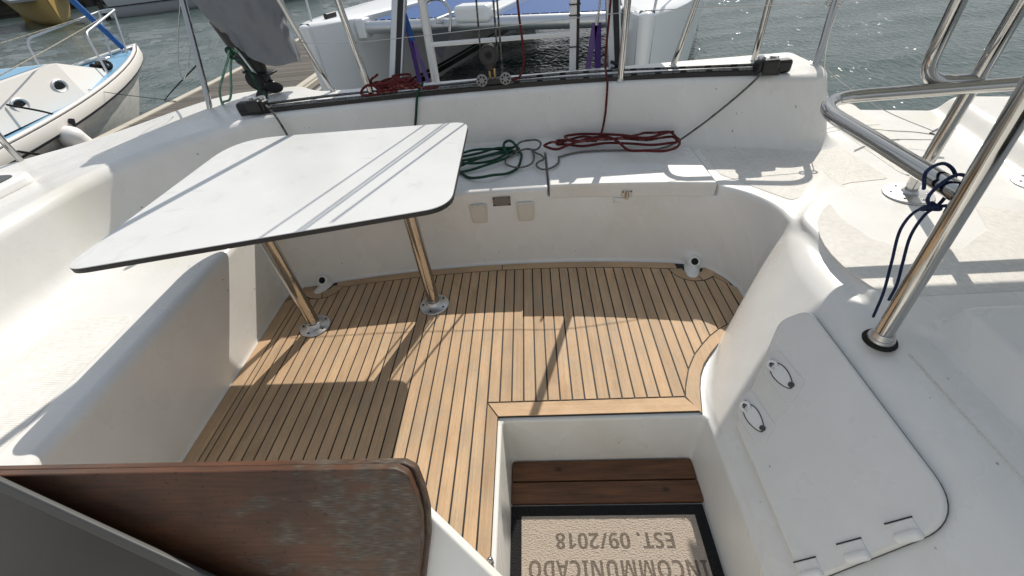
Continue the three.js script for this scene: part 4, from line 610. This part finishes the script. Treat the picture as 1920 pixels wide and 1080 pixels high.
{ const l = tag(mesh('mooring_line', tubeGeo(ropeCurve([[-7.2, 0.18, -6.6], [-6.0, 0.02, -6.3], [-5.2, -0.1, -6.2], [-4.0, 0.25, -4.7], [-2.6, 0.68, -3.2], [-1.86, 0.93, -2.55]]), 0.0045, 90, 6), blackRope), 'dark mooring line stretched from the sloop bow to our stern', 'rope');
  tag(mesh('mooring_line', tubeGeo(ropeCurve([[-6.05, 0.06, -4.3], [-5.95, -0.05, -4.45], [-5.86, -0.25, -4.75], [-5.85, -0.3, -4.9]]), 0.014, 30, 6), blackRope), 'short black line from the sloop side to the pontoon edge', 'rope');
  const c = thing('pontoon_cleat', 'black rope wound on a cleat at the pontoon edge', 'cleat', [-5.82, -0.29, -4.95]); mesh('horn', merge([rodGeo([0, 0, -0.12], [0, 0, 0.12], 0.02), rodGeo([0, -0.05, 0], [0, 0, 0], 0.03)]), greyAlu, c); mesh('turns', new THREE.TorusKnotGeometry(0.07, 0.022, 80, 6, 2, 3).rotateX(1.5), blackRope, c); }

// ---------- catamaran moored ahead ----------
{ const t = thing('moored_catamaran', 'white catamaran with blue trampoline moored bows towards us', 'catamaran', [-0.69, -0.75, -6.63]); t.rotation.y = -18.8 * Math.PI / 180;
  const white = std({ color: lin(0.84, 0.86, 0.87), roughness: 0.3, roughnessMap: gelRough }), navy = std({ color: lin(0.012, 0.013, 0.018), roughness: 0.4 });
  const hull = (cx) => { const sts = []; for (let i = 0; i <= 24; i++) { const s = i / 24, z = -8.5 + s * 9.2, b = 0.5 * Math.pow(Math.max(0, 1 - Math.pow(Math.max(0, (s - 0.55) / 0.45), 3.2)), 0.8) + 0.09; sts.push([z, b, -0.45, 1.24 + 0.06 * s, cx]); }
    const h = mesh('hull', merge([loft(sts, 1, 0.22, 14), loft(sts, -1, 0.22, 14)]), white, t);
    const last = sts[24]; mesh('stem', merge([(() => { const g = new THREE.CylinderGeometry(last[1], 0.05, 1.75, 24, 6, true, -Math.PI / 2, Math.PI); g.translate(cx, 0.425, 0.7); return g; })()]), white, h);
    const p = [], idx = []; sts.forEach(([z, b, , y], i) => p.push(cx - b, y, z, cx - b * 0.8, y + 0.05, z, cx + b * 0.8, y + 0.05, z, cx + b, y, z)); for (let j = 0; j < 24; j++) for (let i = 0; i < 3; i++) { const a = j * 4 + i; idx.push(a, a + 4, a + 1, a + 1, a + 4, a + 5); } const e = sts.length * 4; const g = new THREE.BufferGeometry(); g.setAttribute('position', new THREE.Float32BufferAttribute(p, 3)); g.setAttribute('uv', new THREE.Float32BufferAttribute(new Float32Array(p.length / 3 * 2), 2)); g.setIndex(idx); g.computeVertexNormals(); mesh('hull_deck', g, white, h);
    const cap = new THREE.SphereGeometry(last[1], 24, 8, 0, Math.PI, 0, Math.PI / 2); cap.scale(1, 0.5, 1); cap.translate(cx, 1.30, 0.7); mesh('bow_cap', cap, white, h);
    for (const [y, w] of [[0.10, 0.05], [0.19, 0.025]]) for (const sd of [1, -1]) { const q = [], ix = []; sts.forEach(([z, b, k, s]) => { for (const yy of [y - w, y + w]) { const a = (yy - k) / (s - k); q.push(cx + sd * (b * Math.pow(a, 0.22) + 0.004), yy, z); } }); for (let j = 0; j < 24; j++) { const a = j * 2; ix.push(a, a + 1, a + 2, a + 1, a + 3, a + 2); } const gg = new THREE.BufferGeometry(); gg.setAttribute('position', new THREE.Float32BufferAttribute(q, 3)); gg.setAttribute('uv', new THREE.Float32BufferAttribute(new Float32Array(q.length / 3 * 2), 2)); gg.setIndex(ix); gg.computeVertexNormals(); mesh('waterline_stripe', gg, navy, h); } };
  hull(-2.3); hull(2.3);
  mesh('cross_beam', rodGeo([-1.9, 1.17, 0], [1.9, 1.17, 0], 0.085, 0.085, 24), greyAlu, t);
  mesh('beam_bracket', boxGeo(0.16, 0.26, 0.2, -1.86, 1.17, 0, 0.03), white, t); mesh('beam_bracket', boxGeo(0.16, 0.26, 0.2, 1.86, 1.17, 0, 0.03), white, t);
  const blue = std({ color: lin(0.02, 0.085, 0.26), roughness: 0.85, bumpMap: nonskidBump, bumpScale: 0.002 }); mesh('trampoline', boxGeo(3.5, 0.015, 3.2, 0, 1.24, -1.75, 0.004), blue, t);
  for (let i = 0; i < 26; i++) mesh('lacing', rodGeo([-1.65 + i * 0.132, 1.245, -0.14], [-1.6 + i * 0.132, 1.25, -0.02], 0.006, 0.006, 5), whiteRope, t);
  mesh('bridge_deck', boxGeo(4.0, 0.9, 5, 0, 1.05, -6, 0.2), white, t);
  mesh('centre_spar', boxGeo(0.28, 0.12, 3.4, 0.15, 1.27, -1.7, 0.03), white, t);
  const an = new THREE.Group(); an.name = 'anchor'; t.add(an); mesh('roll_bar', tubeGeo(ropeCurve([[-0.72, 1.13, 0.2], [-0.74, 1.33, 0.15], [-0.62, 1.47, 0.1], [-0.42, 1.47, 0.1], [-0.30, 1.33, 0.15], [-0.32, 1.13, 0.2]]), 0.022, 40, 8), steel, an);
  { const g = new THREE.BufferGeometry(); g.setAttribute('position', new THREE.Float32BufferAttribute([-0.75, 1.15, 0.2, -0.29, 1.15, 0.2, -0.42, 0.80, 0.36, -0.52, 1.05, 0.12], 3)); g.setAttribute('uv', new THREE.Float32BufferAttribute(new Float32Array(8), 2)); g.setIndex([0, 2, 1, 0, 1, 3, 0, 3, 2, 1, 2, 3]); const q = g.toNonIndexed(); q.computeVertexNormals(); mesh('fluke', q, std({ color: lin(0.06, 0.065, 0.07), roughness: 0.5, metalness: 0.5 }), an); }
  mesh('shank', boxGeo(0.05, 0.07, 0.6, -0.5, 1.25, -0.1, 0.01), greyAlu, an); mesh('bow_roller', boxGeo(0.5, 0.2, 0.3, -0.02, 1.3, -0.02, 0.05), white, t);
  mesh('bow_cleat', merge([boxGeo(0.06, 0.07, 0.24, -2.2, 1.38, 0.25, 0.02)]), blackPlastic, t); mesh('bow_rail', pipeGeo([[-2.35, 1.3, 0.5], [-2.4, 2.0, 0.35], [-2.6, 2.0, -2]], 0.015, 0.1, 8), greyAlu, t); mesh('bow_rail', pipeGeo([[2.35, 1.3, 0.5], [2.4, 2.0, 0.35], [2.6, 2.0, -2]], 0.015, 0.1, 8), greyAlu, t);
}
// ---------- boats and quay across the basin ----------
function farBoat(name, label, x, z, len, beam, ht, turn, col, extra) { const t = thing(name, label, 'boat', [x, -0.75, z]); t.rotation.y = turn; const sts = []; for (let i = 0; i <= 14; i++) { const s = i / 14; sts.push([-len / 2 + s * len, beam / 2 * Math.pow(Math.max(0, 1 - Math.pow(Math.max(0, (s - 0.5) / 0.5), 2.4)), 0.85) + 0.02, -0.3 + 0.3 * s ** 5, ht * (0.85 + 0.25 * s)]); }
  const m = std({ color: col, roughness: 0.4 }); mesh('hull', merge([loft(sts, 1, 0.4, 8), loft(sts, -1, 0.4, 8)]), m, t);
  const g = plan([...sts.map(([q, b]) => [b, q]), ...sts.map(([q, b]) => [-b, q]).reverse()], ht * 0.88, 0.06); mesh('deck', g, whitePaint, t); mesh('transom', boxGeo(beam * 0.78, ht * 1.1, 0.06, 0, ht * 0.35, -len / 2), m, t); extra?.(t); return t; }
farBoat('yellow_boat', 'ochre yellow hulled boat against the far quay at upper left', -31, -31.5, 9, 3, 1.5, 0.85, lin(0.42, 0.29, 0.09), (t) => { mesh('rubbing_band', boxGeo(3.1, 0.12, 8, 0, 1.3, 0), std({ color: lin(0.3, 0.3, 0.3) }), t); mesh('wheelhouse', boxGeo(2, 1.8, 2.6, 0, 2.2, -1, 0.1), whitePaint, t); mesh('window', boxGeo(2.04, 0.5, 1.8, 0, 2.6, -1), std({ color: lin(0.02, 0.02, 0.02), roughness: 0.1 }), t); });
farBoat('motor_boat', 'white motor boat hull lying stern on with black outboard at upper left', -22.0, -31.5, 7, 2.6, 1.15, 2.0, lin(0.7, 0.72, 0.74), (t) => { mesh('stripe', boxGeo(2.3, 0.05, 5, 0, 0.55, -1), std({ color: lin(0.02, 0.02, 0.03) }), t); mesh('swim_step', boxGeo(1.9, 0.12, 0.7, 0, 0.35, -3.8, 0.04), whitePaint, t); mesh('outboard_leg', merge([boxGeo(0.5, 0.8, 0.6, 0, 1.25, -4.1, 0.15), boxGeo(0.2, 1.3, 0.3, 0, 0.4, -4.15, 0.05)]), blackPlastic, t); mesh('cabin', boxGeo(1.9, 0.9, 2.4, 0, 1.5, 0.2, 0.2), whitePaint, t); });
farBoat('motor_boat', 'second white boat beyond the outboard cover at the top edge', -15.5, -31, 6, 2.3, 1.05, 1.4, lin(0.72, 0.73, 0.74), (t) => mesh('cabin', boxGeo(1.7, 0.8, 2, 0, 1.35, 0.3, 0.2), whitePaint, t));
{ const q = thing('quay', 'grey concrete quay with dark piles across the basin', 'quay', [-40, -0.75, -48]); q.rotation.y = 0.75; const con = std({ roughness: 0.9, map: tex(256, 128, (u, v) => { const k = 0.5 + fbm(u * 12, v * 12, 3) * 0.25; return [k, k * 0.96, k * 0.88]; }, true, [4, 1]) });
  mesh('deck', boxGeo(90, 0.6, 8, 0, 2.1, 0), con, q); mesh('wall', boxGeo(90, 2.6, 1, 0, 0.6, -3), con, q); for (let i = 0; i < 22; i++) mesh('pile', rodGeo([-42 + i * 4, -1.5, 3.6], [-42 + i * 4, 2.2, 3.6], 0.35, 0.35, 12), std({ color: lin(0.05, 0.045, 0.04), roughness: 0.9 }), q);
}
renderer.render(scene, camera);
